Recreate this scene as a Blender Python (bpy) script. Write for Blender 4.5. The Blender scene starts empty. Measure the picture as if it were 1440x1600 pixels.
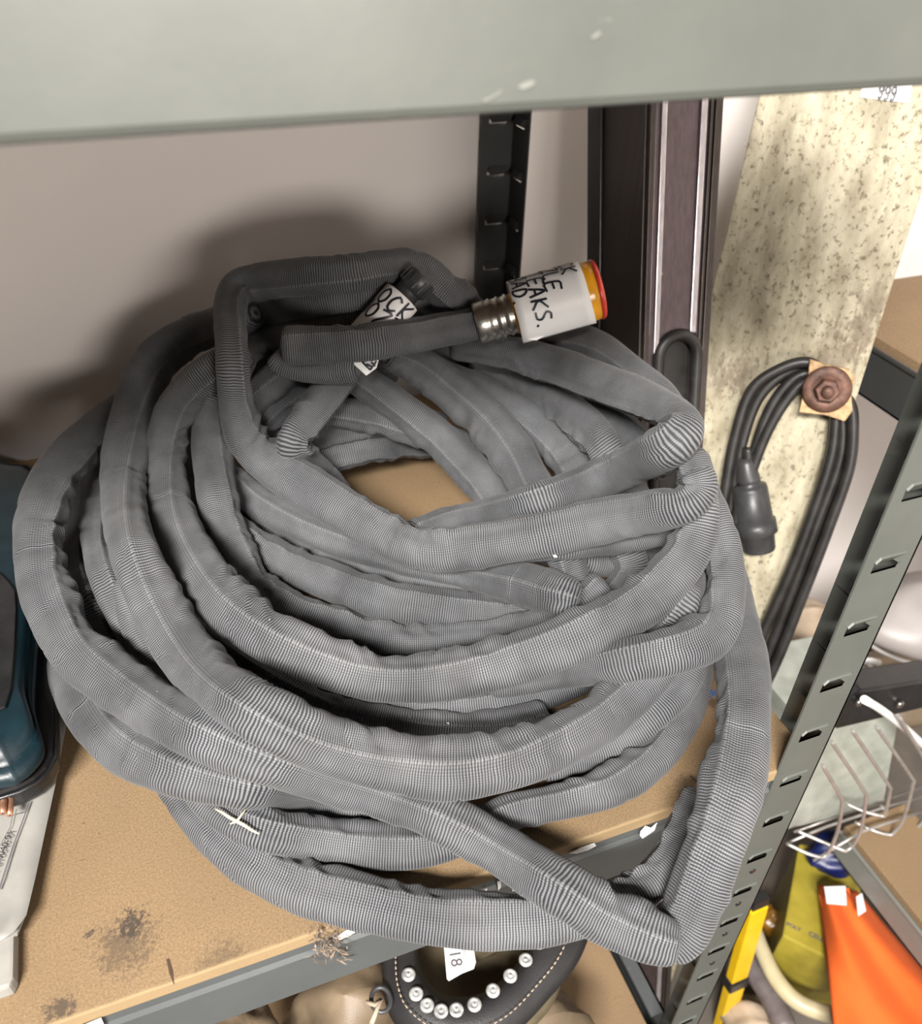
import bpy, bmesh, math, random
import numpy as np
from mathutils import Vector, Matrix

# ------------------------------------------------------------------ camera frame
# Units "u": camera height above the shelf = 1 u = S metres.
S = 0.5
ZB = 0.78                      # world height of the shelf top
F = 1323.59                    # focal length in px at 1440x1600
RM = np.array([[0.93484672, -0.1985771, 0.2943276],
               [-0.3542409, -0.57764339, 0.73541927],
               [0.02397897, -0.79176717, -0.61035216]])
CU = np.array([0.0, 0.0, 1.0])


def W(p):
    return Vector((p[0] * S, p[1] * S, ZB + p[2] * S))


def ray(px, py):
    return RM @ np.array([px - 720.0, py - 800.0, F])


def at(px, py, **k):
    """point (u) where the sight line of a measured photo point meets a plane x/y/z = value"""
    r = ray(px, py)
    (a, v), = k.items()
    i = 'xyz'.index(a)
    return CU + (v - CU[i]) / r[i] * r


def atp(px, py, p0, n):
    r = ray(px, py)
    return CU + np.dot(np.array(p0) - CU, n) / np.dot(r, n) * r


sc = bpy.context.scene
cam = bpy.data.objects.new('camera', bpy.data.cameras.new('camera'))
sc.collection.objects.link(cam)
sc.camera = cam
cx, cy, cz = RM @ np.array([1, 0, 0]), -(RM @ np.array([0, 1, 0])), -(RM @ np.array([0, 0, 1]))
m = Matrix(((cx[0], cy[0], cz[0], 0), (cx[1], cy[1], cz[1], 0), (cx[2], cy[2], cz[2], 0), (0, 0, 0, 1)))
m.translation = W(CU)
cam.matrix_world = m
cam.data.sensor_fit = 'VERTICAL'
cam.data.sensor_height = 36
cam.data.lens = F / 1600 * 36
cam.data.clip_start = 0.01
cam.data.dof.use_dof = True
cam.data.dof.focus_distance = 0.56
cam.data.dof.aperture_fstop = 8.5

# ------------------------------------------------------------------ world, lights, exposure
wd = bpy.data.worlds.new('room_light')
sc.world = wd
wd.use_nodes = True
wd.node_tree.nodes['Background'].inputs[0].default_value = (1.0, 0.93, 0.86, 1)
wd.node_tree.nodes['Background'].inputs[1].default_value = 0.09


def area(name, loc, target, size, sy, power, col):
    l = bpy.data.lights.new(name, 'AREA')
    l.shape = 'RECTANGLE'
    l.size, l.size_y, l.energy, l.color = size, sy, power, col
    o = bpy.data.objects.new(name, l)
    sc.collection.objects.link(o)
    o.location = loc
    o.rotation_euler = (Vector(target) - Vector(loc)).to_track_quat('-Z', 'Y').to_euler()
    return o


area('ceiling_tube_light', (-0.75, -1.15, 2.50), (0.2, 0.5, 0.8), 0.8, 0.3, 215, (1.0, 0.965, 0.92))
area('wall_fill', (0.20, -1.10, 1.215), (0.22, 0.8, 1.0), 0.55, 0.3, 16, (1.0, 0.93, 0.86))  # added fill light behind the camera, brightens the back wall
sc.view_settings.view_transform = 'Standard'
sc.view_settings.look = 'None'
sc.view_settings.exposure = 0.0
sc.view_settings.gamma = 1.0
sc.view_settings.use_curve_mapping = False

random.seed(7)
rng = np.random.default_rng(5)
COL = sc.collection


# ------------------------------------------------------------------ materials
class NT:
    def __init__(s, name):
        s.m = bpy.data.materials.new(name)
        s.m.use_nodes = True
        s.t = s.m.node_tree
        s.b = s.t.nodes['Principled BSDF']

    def n(s, typ, **k):
        x = s.t.nodes.new(typ)
        for a, v in k.items():
            if a.startswith('i_'):
                key = a[2:]
                x.inputs[int(key) if key.isdigit() else key.replace('_', ' ')].default_value = v
            else:
                setattr(x, a, v)
        return x

    def l(s, a, b):
        s.t.links.new(a, b)

    def math(s, op, a, b=None, c=None):
        x = s.n('ShaderNodeMath', operation=op)
        for i, v in enumerate((a, b, c)):
            if v is None:
                continue
            if isinstance(v, (int, float)):
                x.inputs[i].default_value = v
            else:
                s.l(v, x.inputs[i])
        return x.outputs[0]

    def mix(s, fac, a, b):
        x = s.n('ShaderNodeMix', data_type='RGBA')
        if isinstance(fac, (int, float)):
            x.inputs[0].default_value = fac
        else:
            s.l(fac, x.inputs[0])
        for i, v in ((6, a), (7, b)):
            if isinstance(v, tuple):
                x.inputs[i].default_value = (*v, 1)
            else:
                s.l(v, x.inputs[i])
        return x.outputs[2]

    def noise(s, vec, scale, detail=3, rough=0.5):
        x = s.n('ShaderNodeTexNoise')
        x.inputs['Scale'].default_value = scale
        x.inputs['Detail'].default_value = detail
        x.inputs['Roughness'].default_value = rough
        if vec is not None:
            s.l(vec, x.inputs['Vector'])
        return x.outputs[0]

    def ramp(s, v, lo, hi):
        x = s.n('ShaderNodeMapRange', clamp=True)
        x.inputs[1].default_value, x.inputs[2].default_value = lo, hi
        s.l(v, x.inputs[0])
        return x.outputs[0]

    def pos(s):
        return s.n('ShaderNodeNewGeometry').outputs['Position']

    def scalev(s, vec, sx, sy, sz):
        x = s.n('ShaderNodeMapping')
        x.inputs['Scale'].default_value = (sx, sy, sz)
        s.l(vec, x.inputs[0])
        return x.outputs[0]

    def bump(s, h, strength=0.5, dist=0.001):
        x = s.n('ShaderNodeBump')
        x.inputs['Strength'].default_value = strength
        x.inputs['Distance'].default_value = dist
        s.l(h, x.inputs['Height'])
        s.l(x.outputs[0], s.b.inputs['Normal'])

    def set(s, rough=0.5, metal=0.0, spec=0.5, col=None, **k):
        s.b.inputs['Roughness'].default_value = rough
        s.b.inputs['Metallic'].default_value = metal
        s.b.inputs['Specular IOR Level'].default_value = spec
        if col is not None:
            if isinstance(col, tuple):
                s.b.inputs['Base Color'].default_value = (*col, 1)
            else:
                s.l(col, s.b.inputs['Base Color'])
        return s.m


def plain(name, col, rough=0.5, metal=0.0, var=0.12, scale=60, bump=0.15, spec=0.5, dist=0.0006):
    t = NT(name)
    p = t.pos()
    nz = t.noise(p, scale, 4)
    c2 = tuple(max(0, c * (1 - var * 2)) for c in col)
    c1 = tuple(min(1, c * (1 + var)) for c in col)
    c = t.mix(t.ramp(nz, 0.3, 0.7), c2, c1)
    t.bump(t.noise(p, scale * 6, 2), bump, dist)
    return t.set(rough, metal, spec, c)


def mat_hose(name='woven_hose_sleeve', dk=(0.011, 0.0115, 0.013), lt=(0.190, 0.195, 0.207)):
    t = NT(name)
    uv = t.n('ShaderNodeUVMap', uv_map='UVMap')
    sp = t.n('ShaderNodeSeparateXYZ')
    t.l(uv.outputs[0], sp.inputs[0])
    u, v = sp.outputs[0], sp.outputs[1]
    p = t.pos()
    wob = t.math('MULTIPLY', t.math('SUBTRACT', t.noise(p, 60, 2), 0.5), 0.0022)
    uu = t.math('MULTIPLY', t.math('ADD', u, wob), 2 * math.pi / 0.00168)
    rib = t.math('ADD', t.math('MULTIPLY', t.math('SINE', uu), 0.5), 0.5)
    vv = t.math('MULTIPLY', v, 2 * math.pi / 0.00125)
    pip = t.math('ADD', t.math('MULTIPLY', t.math('SINE', vv), 0.5), 0.5)
    h = t.math('MULTIPLY', rib, t.math('ADD', t.math('MULTIPLY', pip, 0.45), 0.55))
    # seam: row of stitches at v = 0
    sd = t.math('ABSOLUTE', v)
    st = t.ramp(sd, 0.0011, 0.0004)
    dash = t.ramp(t.math('SINE', t.math('MULTIPLY', u, 2 * math.pi / 0.0026)), -0.3, 0.3)
    stitch = t.math('MULTIPLY', st, dash)
    dirt = t.noise(p, 14, 4, 0.6)
    dust = t.ramp(dirt, 0.35, 0.72)
    c = t.mix(t.ramp(h, 0.12, 0.92), dk, lt)
    worn = t.ramp(t.noise(p, 30, 3), 0.55, 0.75)
    c = t.mix(t.math('MULTIPLY', worn, 0.35), c, (0.055, 0.054, 0.055))
    c = t.mix(t.math('MULTIPLY', dust, 0.22), c, (0.14, 0.137, 0.135))
    c = t.mix(t.math('MULTIPLY', stitch, 0.35), c, (0.24, 0.24, 0.24))
    tone = t.math('ADD', 0.62, t.math('MULTIPLY', t.ramp(t.noise(p, 22, 3, 0.55), 0.3, 0.68), 0.52))
    mc = t.n('ShaderNodeVectorMath', operation='SCALE')
    t.l(c, mc.inputs[0])
    t.l(tone, mc.inputs['Scale'])
    c = mc.outputs[0]
    hh = t.math('ADD', h, t.math('MULTIPLY', stitch, 0.8))
    t.bump(hh, 0.4, 0.0005)
    t.b.inputs['Sheen Weight'].default_value = 0.08
    t.b.inputs['Sheen Roughness'].default_value = 0.5
    return t.set(0.72, 0, 0.3, c)


def blob(t, x, y, z, r, nz, amt=0.6):
    """a stain of its own shape around a place on the board (world metres)"""
    d = t.n('ShaderNodeVectorMath', operation='DISTANCE')
    t.l(t.pos(), d.inputs[0])
    d.inputs[1].default_value = (x, y, z)
    q = t.math('SUBTRACT', 1.0, t.math('DIVIDE', d.outputs['Value'], r))
    q = t.math('ADD', q, t.math('MULTIPLY', t.math('SUBTRACT', nz, 0.5), 2.4))
    return t.math('MULTIPLY', t.ramp(q, 0.35, 0.75), amt)


def mat_mdf(name, stains=(), edge_y=None, base=(0.232, 0.155, 0.084)):
    t = NT(name)
    p = t.pos()
    n1 = t.noise(p, 9, 4)
    n2 = t.noise(p, 800, 3, 0.75)
    n3 = t.noise(p, 700, 2)
    c = t.mix(t.ramp(n1, 0.3, 0.7), tuple(b * 0.88 for b in base), tuple(b * 1.1 for b in base))
    c = t.mix(t.math('MULTIPLY', t.ramp(n2, 0.38, 0.62), 0.75), c, tuple(b * 0.52 for b in base))
    c = t.mix(t.math('MULTIPLY', t.ramp(n3, 0.66, 0.74), 0.5), c, (0.30, 0.23, 0.14))
    c = t.mix(t.math('MULTIPLY', t.ramp(t.noise(p, 230, 2), 0.70, 0.76), 0.7), c, (0.12, 0.07, 0.035))
    if stains:
        nz = t.noise(p, 330, 4, 0.75)
        for (x, y, z, r, a, col) in stains:
            c = t.mix(blob(t, x, y, z, r, nz, a), c, col)
    if edge_y is not None:
        s = t.n('ShaderNodeSeparateXYZ')
        t.l(p, s.inputs[0])
        e = t.ramp(t.math('ADD', s.outputs[1], t.math('MULTIPLY', t.noise(p, 90, 3), 0.004)), edge_y + 0.0045, edge_y + 0.0028)
        c = t.mix(t.math('MULTIPLY', e, 0.75), c, (0.29, 0.205, 0.11))
    t.bump(n2, 0.25, 0.0004)
    return t.set(0.75, 0, 0.3, c)


def mat_paint(name, col, rough=0.32, chips=0.2):
    t = NT(name)
    p = t.pos()
    a = t.noise(p, 25, 4, 0.6)
    c = t.mix(t.ramp(a, 0.3, 0.7), tuple(x * 0.92 for x in col), tuple(x * 1.06 for x in col))
    sc_ = t.ramp(t.noise(t.scalev(p, 30, 60, 180), 3.0, 5, 0.7), 0.70, 0.74)
    c = t.mix(t.math('MULTIPLY', sc_, chips), c, (0.45, 0.45, 0.42))
    r = t.ramp(t.noise(p, 12, 3), 0.2, 0.8)
    rr = t.math('ADD', t.math('MULTIPLY', r, 0.14), rough)
    t.l(rr, t.b.inputs['Roughness'])
    t.bump(t.noise(p, 260, 2), 0.12, 0.0004)
    m_ = t.set(rough, 0, 0.5, c)
    return m_


def mat_wall(name):
    t = NT(name)
    p = t.pos()
    c = t.mix(t.ramp(t.noise(p, 3, 4), 0.3, 0.7), (0.69, 0.64, 0.61), (0.75, 0.705, 0.675))
    specks = t.ramp(t.noise(p, 34, 4, 0.75), 0.70, 0.73)
    c = t.mix(t.math('MULTIPLY', specks, 0.55), c, (0.30, 0.26, 0.235))
    t.bump(t.noise(p, 60, 4), 0.18, 0.0012)
    return t.set(0.55, 0, 0.4, c)


def mat_peel(name):
    t = NT(name)
    p = t.pos()
    q = t.scalev(p, 1, 1, 0.16)
    streak = t.ramp(t.noise(q, 46, 5, 0.6), 0.35, 0.68)
    c = t.mix(streak, (0.25, 0.215, 0.14), (0.49, 0.445, 0.325))
    sp = t.ramp(t.noise(t.scalev(p, 1, 1, .8), 190, 4, 0.7), 0.56, 0.68)
    c = t.mix(t.math('MULTIPLY', t.math('MULTIPLY', sp, t.ramp(t.noise(p, 14, 3), .25, .5)), 0.9), c, (0.10, 0.082, 0.05))
    sp2 = t.ramp(t.noise(q, 20, 5, 0.7), 0.62, 0.67)
    c = t.mix(t.math('MULTIPLY', sp2, 0.45), c, (0.22, 0.185, 0.12))
    rust = t.ramp(t.noise(p, 9, 4, 0.7), 0.68, 0.78)
    c = t.mix(t.math('MULTIPLY', rust, 0.35), c, (0.42, 0.23, 0.10))
    nz = t.noise(t.scalev(p, 1, 1, 0.3), 150, 4, 0.75)
    for (a, b, r_, am) in ((1345, 520, .05, .8), (1310, 560, .05, .7), (1170, 590, .06, .6), (1130, 590, .05, .6), (1365, 470, .04, .6)):
        w = W(bplane(a, b))
        c = t.mix(blob(t, w.x, w.y, w.z, r_ * S * 1.6, nz, am), c, (0.16, 0.12, 0.08))
    t.bump(t.math('ADD', streak, sp), 0.5, 0.0012)
    return t.set(0.6, 0, 0.4, c)


def mat_leather(name, col):
    t = NT(name)
    p = t.pos()
    v = t.n('ShaderNodeTexVoronoi', feature='DISTANCE_TO_EDGE')
    v.inputs['Scale'].default_value = 420
    t.l(p, v.inputs['Vector'])
    c = t.mix(t.ramp(t.noise(p, 22, 4), 0.3, 0.7), tuple(x * 0.65 for x in col), tuple(x * 1.35 for x in col))
    t.bump(v.outputs[0], 0.35, 0.0006)
    return t.set(0.5, 0, 0.4, c)


def mat_alu(name, col, rough=0.34):
    t = NT(name)
    p = t.pos()
    q = t.scalev(p, 1, 1, 0.02)
    c = t.mix(t.ramp(t.noise(q, 300, 3), 0.3, 0.7), tuple(x * 0.82 for x in col), tuple(x * 1.12 for x in col))
    d = t.ramp(t.noise(p, 45, 5, 0.7), 0.68, 0.72)
    c = t.mix(t.math('MULTIPLY', d, 0.6), c, (0.45, 0.40, 0.30))
    t.bump(t.noise(q, 500, 2), 0.2, 0.0003)
    return t.set(rough, 0.55, 0.5, c)


M = {}


# ------------------------------------------------------------------ mesh helpers
class MB:
    """collects shapes given in u; builds one mesh object"""

    def __init__(s):
        s.v, s.f, s.sm = [], [], []

    def add(s, vs, fs, smooth=False):
        o = len(s.v)
        s.v += [tuple(map(float, p)) for p in vs]
        s.f += [tuple(i + o for i in f) for f in fs]
        s.sm += [smooth] * len(fs)
        return s

    def box(s, lo, hi, bev=0.0):
        lo, hi = np.array(lo, float), np.array(hi, float)
        c, h = (lo + hi) / 2, (hi - lo) / 2
        return s.obox(c, (1, 0, 0), (0, 1, 0), (0, 0, 1), h, bev)

    def obox(s, c, ax, ay, az, h, bev=0.0):
        A = [np.array(a, float) for a in (ax, ay, az)]
        c = np.array(c, float)
        bm = bmesh.new()
        bmesh.ops.create_cube(bm, size=2)
        for v in bm.verts:
            v.co = Vector((v.co.x * h[0], v.co.y * h[1], v.co.z * h[2]))
        if bev > 0:
            bmesh.ops.bevel(bm, geom=bm.edges[:], offset=bev, segments=2, profile=0.6, affect='EDGES')
        bm.verts.index_update()
        vs = [c + A[0] * v.co.x + A[1] * v.co.y + A[2] * v.co.z for v in bm.verts]
        fs = [[v.index for v in f.verts] for f in bm.faces]
        bm.free()
        return s.add(vs, fs)

    def prism(s, poly, d, bev=0.0):
        """polygon (3D points, planar) extruded by the vector d"""
        poly = [np.array(p, float) for p in poly]
        d = np.array(d, float)
        bm = bmesh.new()
        vb = [bm.verts.new(p) for p in poly]
        f = bm.faces.new(vb)
        r = bmesh.ops.extrude_face_region(bm, geom=[f])
        for e in r['geom']:
            if isinstance(e, bmesh.types.BMVert):
                e.co += Vector(d)
        bmesh.ops.recalc_face_normals(bm, faces=bm.faces[:])
        if bev > 0:
            es = [e for e in bm.edges if e.calc_face_angle(0) > 0.5]
            bmesh.ops.bevel(bm, geom=es, offset=bev, segments=2, profile=0.6, affect='EDGES')
        bm.verts.index_update()
        vs = [v.co[:] for v in bm.verts]
        fs = [[v.index for v in g.verts] for g in bm.faces]
        bm.free()
        return s.add(vs, fs)

    def tube(s, path, r, sides=10, closed=False, cap=True, smooth=True):
        P = np.array(path, float)
        n = len(P)
        R = np.full(n, r, float) if np.isscalar(r) else np.array(r, float)
        T = np.roll(P, -1, 0) - np.roll(P, 1, 0)
        if not closed:
            T[0], T[-1] = P[1] - P[0], P[-1] - P[-2]
        T /= np.linalg.norm(T, axis=1)[:, None] + 1e-12
        ref = np.array([0, 0, 1.0]) if abs(T[0][2]) < 0.9 else np.array([1.0, 0, 0])
        u = np.cross(T[0], ref)
        u /= np.linalg.norm(u)
        vs = []
        for i in range(n):
            u = u - T[i] * np.dot(u, T[i])
            u /= np.linalg.norm(u) + 1e-12
            w = np.cross(T[i], u)
            for k in range(sides):
                a = 2 * math.pi * k / sides
                vs.append(P[i] + (u * math.cos(a) + w * math.sin(a)) * R[i])
        fs = []
        for i in range(n if closed else n - 1):
            j = (i + 1) % n
            for k in range(sides):
                l = (k + 1) % sides
                fs.append((i * sides + k, i * sides + l, j * sides + l, j * sides + k))
        s.add(vs, fs, smooth)
        if cap and not closed:
            o = len(s.v) - len(vs)
            s.f.append(tuple(o + k for k in range(sides))[::-1])
            s.f.append(tuple(o + (n - 1) * sides + k for k in range(sides)))
            s.sm += [False, False]
        return s

    def lathe(s, p0, p1, prof, sides=32, smooth=True, squash=None):
        """profile [(distance along axis 0..1 of p0-p1, radius u)]"""
        p0, p1 = np.array(p0, float), np.array(p1, float)
        path = [p0 + (p1 - p0) * a for a, _ in prof]
        d = (p1 - p0) / np.linalg.norm(p1 - p0)
        ref = np.array([0, 0, 1.0]) if abs(d[2]) < 0.9 else np.array([1.0, 0, 0])
        u = np.cross(d, ref)
        u /= np.linalg.norm(u)
        w = np.cross(d, u)
        vs = []
        for P_, (_, r) in zip(path, prof):
            for k in range(sides):
                a = 2 * math.pi * k / sides
                vs.append(P_ + (u * math.cos(a) + w * math.sin(a)) * r)
        fs = []
        for i in range(len(prof) - 1):
            for k in range(sides):
                l = (k + 1) % sides
                fs.append((i * sides + k, i * sides + l, (i + 1) * sides + l, (i + 1) * sides + k))
        s.add(vs, fs, smooth)
        return s

    def grid(s, fn, nu, nv, smooth=True):
        vs = [fn(i / (nu - 1), j / (nv - 1)) for i in range(nu) for j in range(nv)]
        fs = [(i * nv + j, (i + 1) * nv + j, (i + 1) * nv + j + 1, i * nv + j + 1) for i in range(nu - 1) for j in range(nv - 1)]
        return s.add(vs, fs, smooth)

    def build(s, name, mat, parent=None, solid=0.0, recalc=True, auto=False):
        root = parent
        while root is not None and root.parent is not None:
            root = root.parent
        off = root.location.copy() if root is not None else Vector((0, 0, 0))
        A = np.array(s.v) * S
        A[:, 2] += ZB
        if root is None:
            lo, hi = A.min(0), A.max(0)
            off = Vector(((lo[0] + hi[0]) / 2, (lo[1] + hi[1]) / 2, lo[2]))
        A -= np.array(off)
        me = bpy.data.meshes.new(name)
        me.from_pydata(A.tolist(), [], s.f)
        me.polygons.foreach_set('use_smooth', s.sm)
        if recalc:
            bm = bmesh.new()
            bm.from_mesh(me)
            bmesh.ops.recalc_face_normals(bm, faces=bm.faces[:])
            bm.to_mesh(me)
            bm.free()
        me.materials.append(M[mat] if isinstance(mat, str) else mat)
        o = bpy.data.objects.new(name, me)
        COL.objects.link(o)
        if root is None:
            o.location = off
        else:
            o.parent = parent
        if solid:
            md = o.modifiers.new('thick', 'SOLIDIFY')
            md.thickness = solid
            md.offset = -1
        return o


def tag(o, label, cat, group=None, kind=None):
    o['label'] = label
    o['category'] = cat
    if group:
        o['group'] = group
    if kind:
        o['kind'] = kind
    return o


def thing(name, label, cat, loc_u, group=None):
    o = bpy.data.objects.new(name, None)
    o.empty_display_size = 0.03
    COL.objects.link(o)
    o.location = W(loc_u)
    return tag(o, label, cat, group)


def struct(o):
    o['kind'] = 'structure'
    return o


def norm(a):
    a = np.array(a, float)
    return a / np.linalg.norm(a)


def text_mb(txt, O, X, Y, length, lift=0.0006, bold=0.0):
    """flat printed text: starts at O, runs along X for `length` (u), letters rise along Y"""
    cu = bpy.data.curves.new('t', 'FONT')
    cu.body = txt
    cu.resolution_u = 3
    cu.offset = bold
    ob = bpy.data.objects.new('t', cu)
    COL.objects.link(ob)
    dg = bpy.context.evaluated_depsgraph_get()
    me = ob.evaluated_get(dg).to_mesh()
    vs = np.array([v.co[:] for v in me.vertices])
    fs = [tuple(p.vertices) for p in me.polygons]
    ob.evaluated_get(dg).to_mesh_clear()
    bpy.data.objects.remove(ob)
    bpy.data.curves.remove(cu)
    w = vs[:, 0].max() - vs[:, 0].min()
    k = length / w
    X, Y = norm(X), norm(Y)
    N = norm(np.cross(X, Y))
    O = np.array(O, float)
    return MB().add([O + X * (v[0] - vs[:, 0].min()) * k + Y * v[1] * k + N * lift for v in vs], fs)


def smooth_path(pts, step):
    """Catmull-Rom through pts (any dimension), sampled about every `step` of the first two coordinates"""
    P = np.array(pts, float)
    P = np.vstack([2 * P[0] - P[1], P, 2 * P[-1] - P[-2]])
    out = []
    for i in range(1, len(P) - 2):
        a, b, c, d = P[i - 1], P[i], P[i + 1], P[i + 2]
        n = max(2, int(np.linalg.norm((c - b)[:2]) / step))
        for k in range(n):
            t = k / n
            out.append(0.5 * ((2 * b) + (c - a) * t + (2 * a - 5 * b + 4 * c - d) * t ** 2 + (3 * b - a - 3 * c + d) * t ** 3))
    out.append(P[-2])
    return np.array(out)


TAB = rng.random((256, 256))


def vnoise(x, y):
    xi, yi = np.floor(x).astype(int), np.floor(y).astype(int)
    fx, fy = x - xi, y - yi
    fx, fy = fx * fx * (3 - 2 * fx), fy * fy * (3 - 2 * fy)
    g = lambda a, b: TAB[a % 256, b % 256]
    return (g(xi, yi) * (1 - fx) + g(xi + 1, yi) * fx) * (1 - fy) + (g(xi, yi + 1) * (1 - fx) + g(xi + 1, yi + 1) * fx) * fy


# planes measured from the photograph
WALL_Y = 1.72
_TL, _BL, _TR = at(1183, 150, y=1.44), at(1057, 650, y=1.30), at(1440, 300, y=1.20)
_BN = norm(np.cross(_TR - _TL, _BL - _TL))
if _BN[1] > 0:
    _BN = -_BN


def bplane(px, py, lift=0.0):
    return atp(px, py, _TL + _BN * lift, _BN)


M['hose'] = mat_hose()
M['wall'] = mat_wall('painted_wall')
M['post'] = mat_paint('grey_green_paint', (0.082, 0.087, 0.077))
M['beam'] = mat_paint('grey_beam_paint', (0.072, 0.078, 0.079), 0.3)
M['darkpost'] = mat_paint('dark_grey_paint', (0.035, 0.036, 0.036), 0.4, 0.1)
M['sidebeam'] = mat_paint('side_beam_paint', (0.16, 0.165, 0.15), 0.35)
st = []
for (a, b, r, am) in ((205, 1445, .020, .9), (195, 1475, .04, .55), (140, 1459, .006, 1.), (93, 1578, .018, .8), (350, 1500, .03, .4),
                      (1080, 1235, .03, .4), (960, 1150, .008, .8), (1112, 1098, .012, .7), (760, 770, .006, .8)):
    w = W(at(a, b, z=0.))
    st.append((w.x, w.y, w.z, r * S * 1.5, am, (0.045, 0.035, 0.028)))
w = W(at(1107, 1080, z=0.))
st.append((w.x, w.y, w.z, .018 * S, 1.0, (0.02, 0.10, 0.28)))
M['mdf'] = mat_mdf('fibreboard', st, edge_y=0.505 * S)
M['mdf_plain'] = mat_mdf('fibreboard_side', base=(0.24, 0.16, 0.09))
M['peel'] = mat_peel('flaking_cream_paint')
M['floor'] = plain('dusty_concrete', (0.10, 0.085, 0.07), 0.85, scale=20)
M['white_paper'] = plain('white_paper', (0.25, 0.24, 0.22), 0.6, var=0.08, scale=40)
M['label'] = plain('label_paper', (0.74, 0.73, 0.72), 0.45, var=0.02, scale=40, bump=0.05)
M['ink'] = plain('black_ink', (0.012, 0.012, 0.02), 0.4, var=0.05)
M['greyink'] = plain('grey_print', (0.10, 0.09, 0.10), 0.5, var=0.05)
M['black'] = plain('black_plastic', (0.012, 0.012, 0.013), 0.3, var=0.2)
M['rubber'] = plain('black_rubber', (0.022, 0.020, 0.019), 0.42, var=0.25)
M['dgrey_pl'] = plain('dark_grey_plastic', (0.045, 0.045, 0.047), 0.4, var=0.15)
M['teal'] = plain('dark_teal_plastic', (0.003, 0.014, 0.020), 0.42, var=0.15)
M['steel'] = plain('worn_steel', (0.50, 0.47, 0.42), 0.28, 0.95, var=0.2, scale=80)
M['wire'] = plain('chromed_wire', (0.42, 0.40, 0.38), 0.35, 0.6, var=0.1)
M['rust'] = plain('rusty_steel', (0.13, 0.065, 0.045), 0.55, 0.4, var=0.3, scale=90, bump=0.4)
M['ply'] = plain('splintered_plywood', (0.52, 0.33, 0.17), 0.7, var=0.25, scale=150, bump=0.5)
M['orange'] = plain('orange_fabric', (0.62, 0.10, 0.010), 0.9, var=0.06, scale=20)
M['yellow'] = plain('yellow_paint', (0.68, 0.42, 0.005), 0.4, var=0.05)
M['ybox'] = plain('yellow_printed_card', (0.30, 0.245, 0.03), 0.4, var=0.12, scale=30)
M['blue'] = plain('blue_plastic', (0.006, 0.012, 0.08), 0.4)
M['cream'] = plain('cream_plastic', (0.46, 0.40, 0.25), 0.4, var=0.05)
M['white'] = plain('white_plastic', (0.72, 0.70, 0.68), 0.35, var=0.03)
M['galv'] = plain('galvanised_sheet', (0.42, 0.45, 0.40), 0.45, 0.2, var=0.12, scale=35)
M['greybag'] = plain('grey_plastic', (0.26, 0.235, 0.225), 0.45, var=0.06, scale=14)
M['amber'] = plain('amber_plastic', (0.80, 0.36, 0.02), 0.22, var=0.12, scale=70)
M['red'] = plain('red_plastic', (0.62, 0.05, 0.03), 0.25, var=0.1)
M['leather'] = mat_leather('black_leather', (0.022, 0.021, 0.022))
M['brown'] = mat_leather('brown_leather', (0.13, 0.095, 0.06))
M['olive'] = plain('olive_felt', (0.085, 0.065, 0.035), 0.8, var=0.2, scale=40)
M['canvas'] = plain('beige_canvas', (0.42, 0.33, 0.24), 0.8, var=0.2, scale=25, bump=0.4)
M['purple'] = mat_alu('mauve_aluminium', (0.15, 0.115, 0.122))
M['silver'] = mat_alu('bright_aluminium', (0.62, 0.58, 0.60), 0.25)
M['darkalu'] = mat_alu('dark_aluminium', (0.075, 0.062, 0.055), 0.4)
M['straw'] = plain('dry_straw', (0.75, 0.60, 0.36), 0.6, var=0.1)
M['fluff'] = plain('grey_dust_fluff', (0.20, 0.15, 0.11), 0.9, var=0.4, scale=200)
M['whitep'] = plain('white_paint_mark', (0.80, 0.80, 0.80), 0.5, var=0.03)
M['rivet'] = plain('enamelled_rivet', (0.42, 0.42, 0.41), 0.35, 0.2, var=0.25, scale=200)
M['highlight'] = plain('pale_highlight', (0.17, 0.175, 0.155), 0.4, var=0.05)  # pale colour that paints the highlights on the top beam
M['pipe'] = plain('grey_brown_tube', (0.12, 0.10, 0.10), 0.5, var=0.2)

# ------------------------------------------------------------------ room shell
struct(MB().box((-4, WALL_Y, -ZB / S), (3.2, WALL_Y + .1, 3.2)).build('wall_back', 'wall'))
struct(MB().box((3.1, -6, -ZB / S), (3.2, WALL_Y, 3.2)).build('wall_right', 'wall'))
struct(MB().box((-4, -6, -ZB / S - .05), (3.2, WALL_Y, -ZB / S)).build('floor', 'floor'))
FZ = -ZB / S


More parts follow.
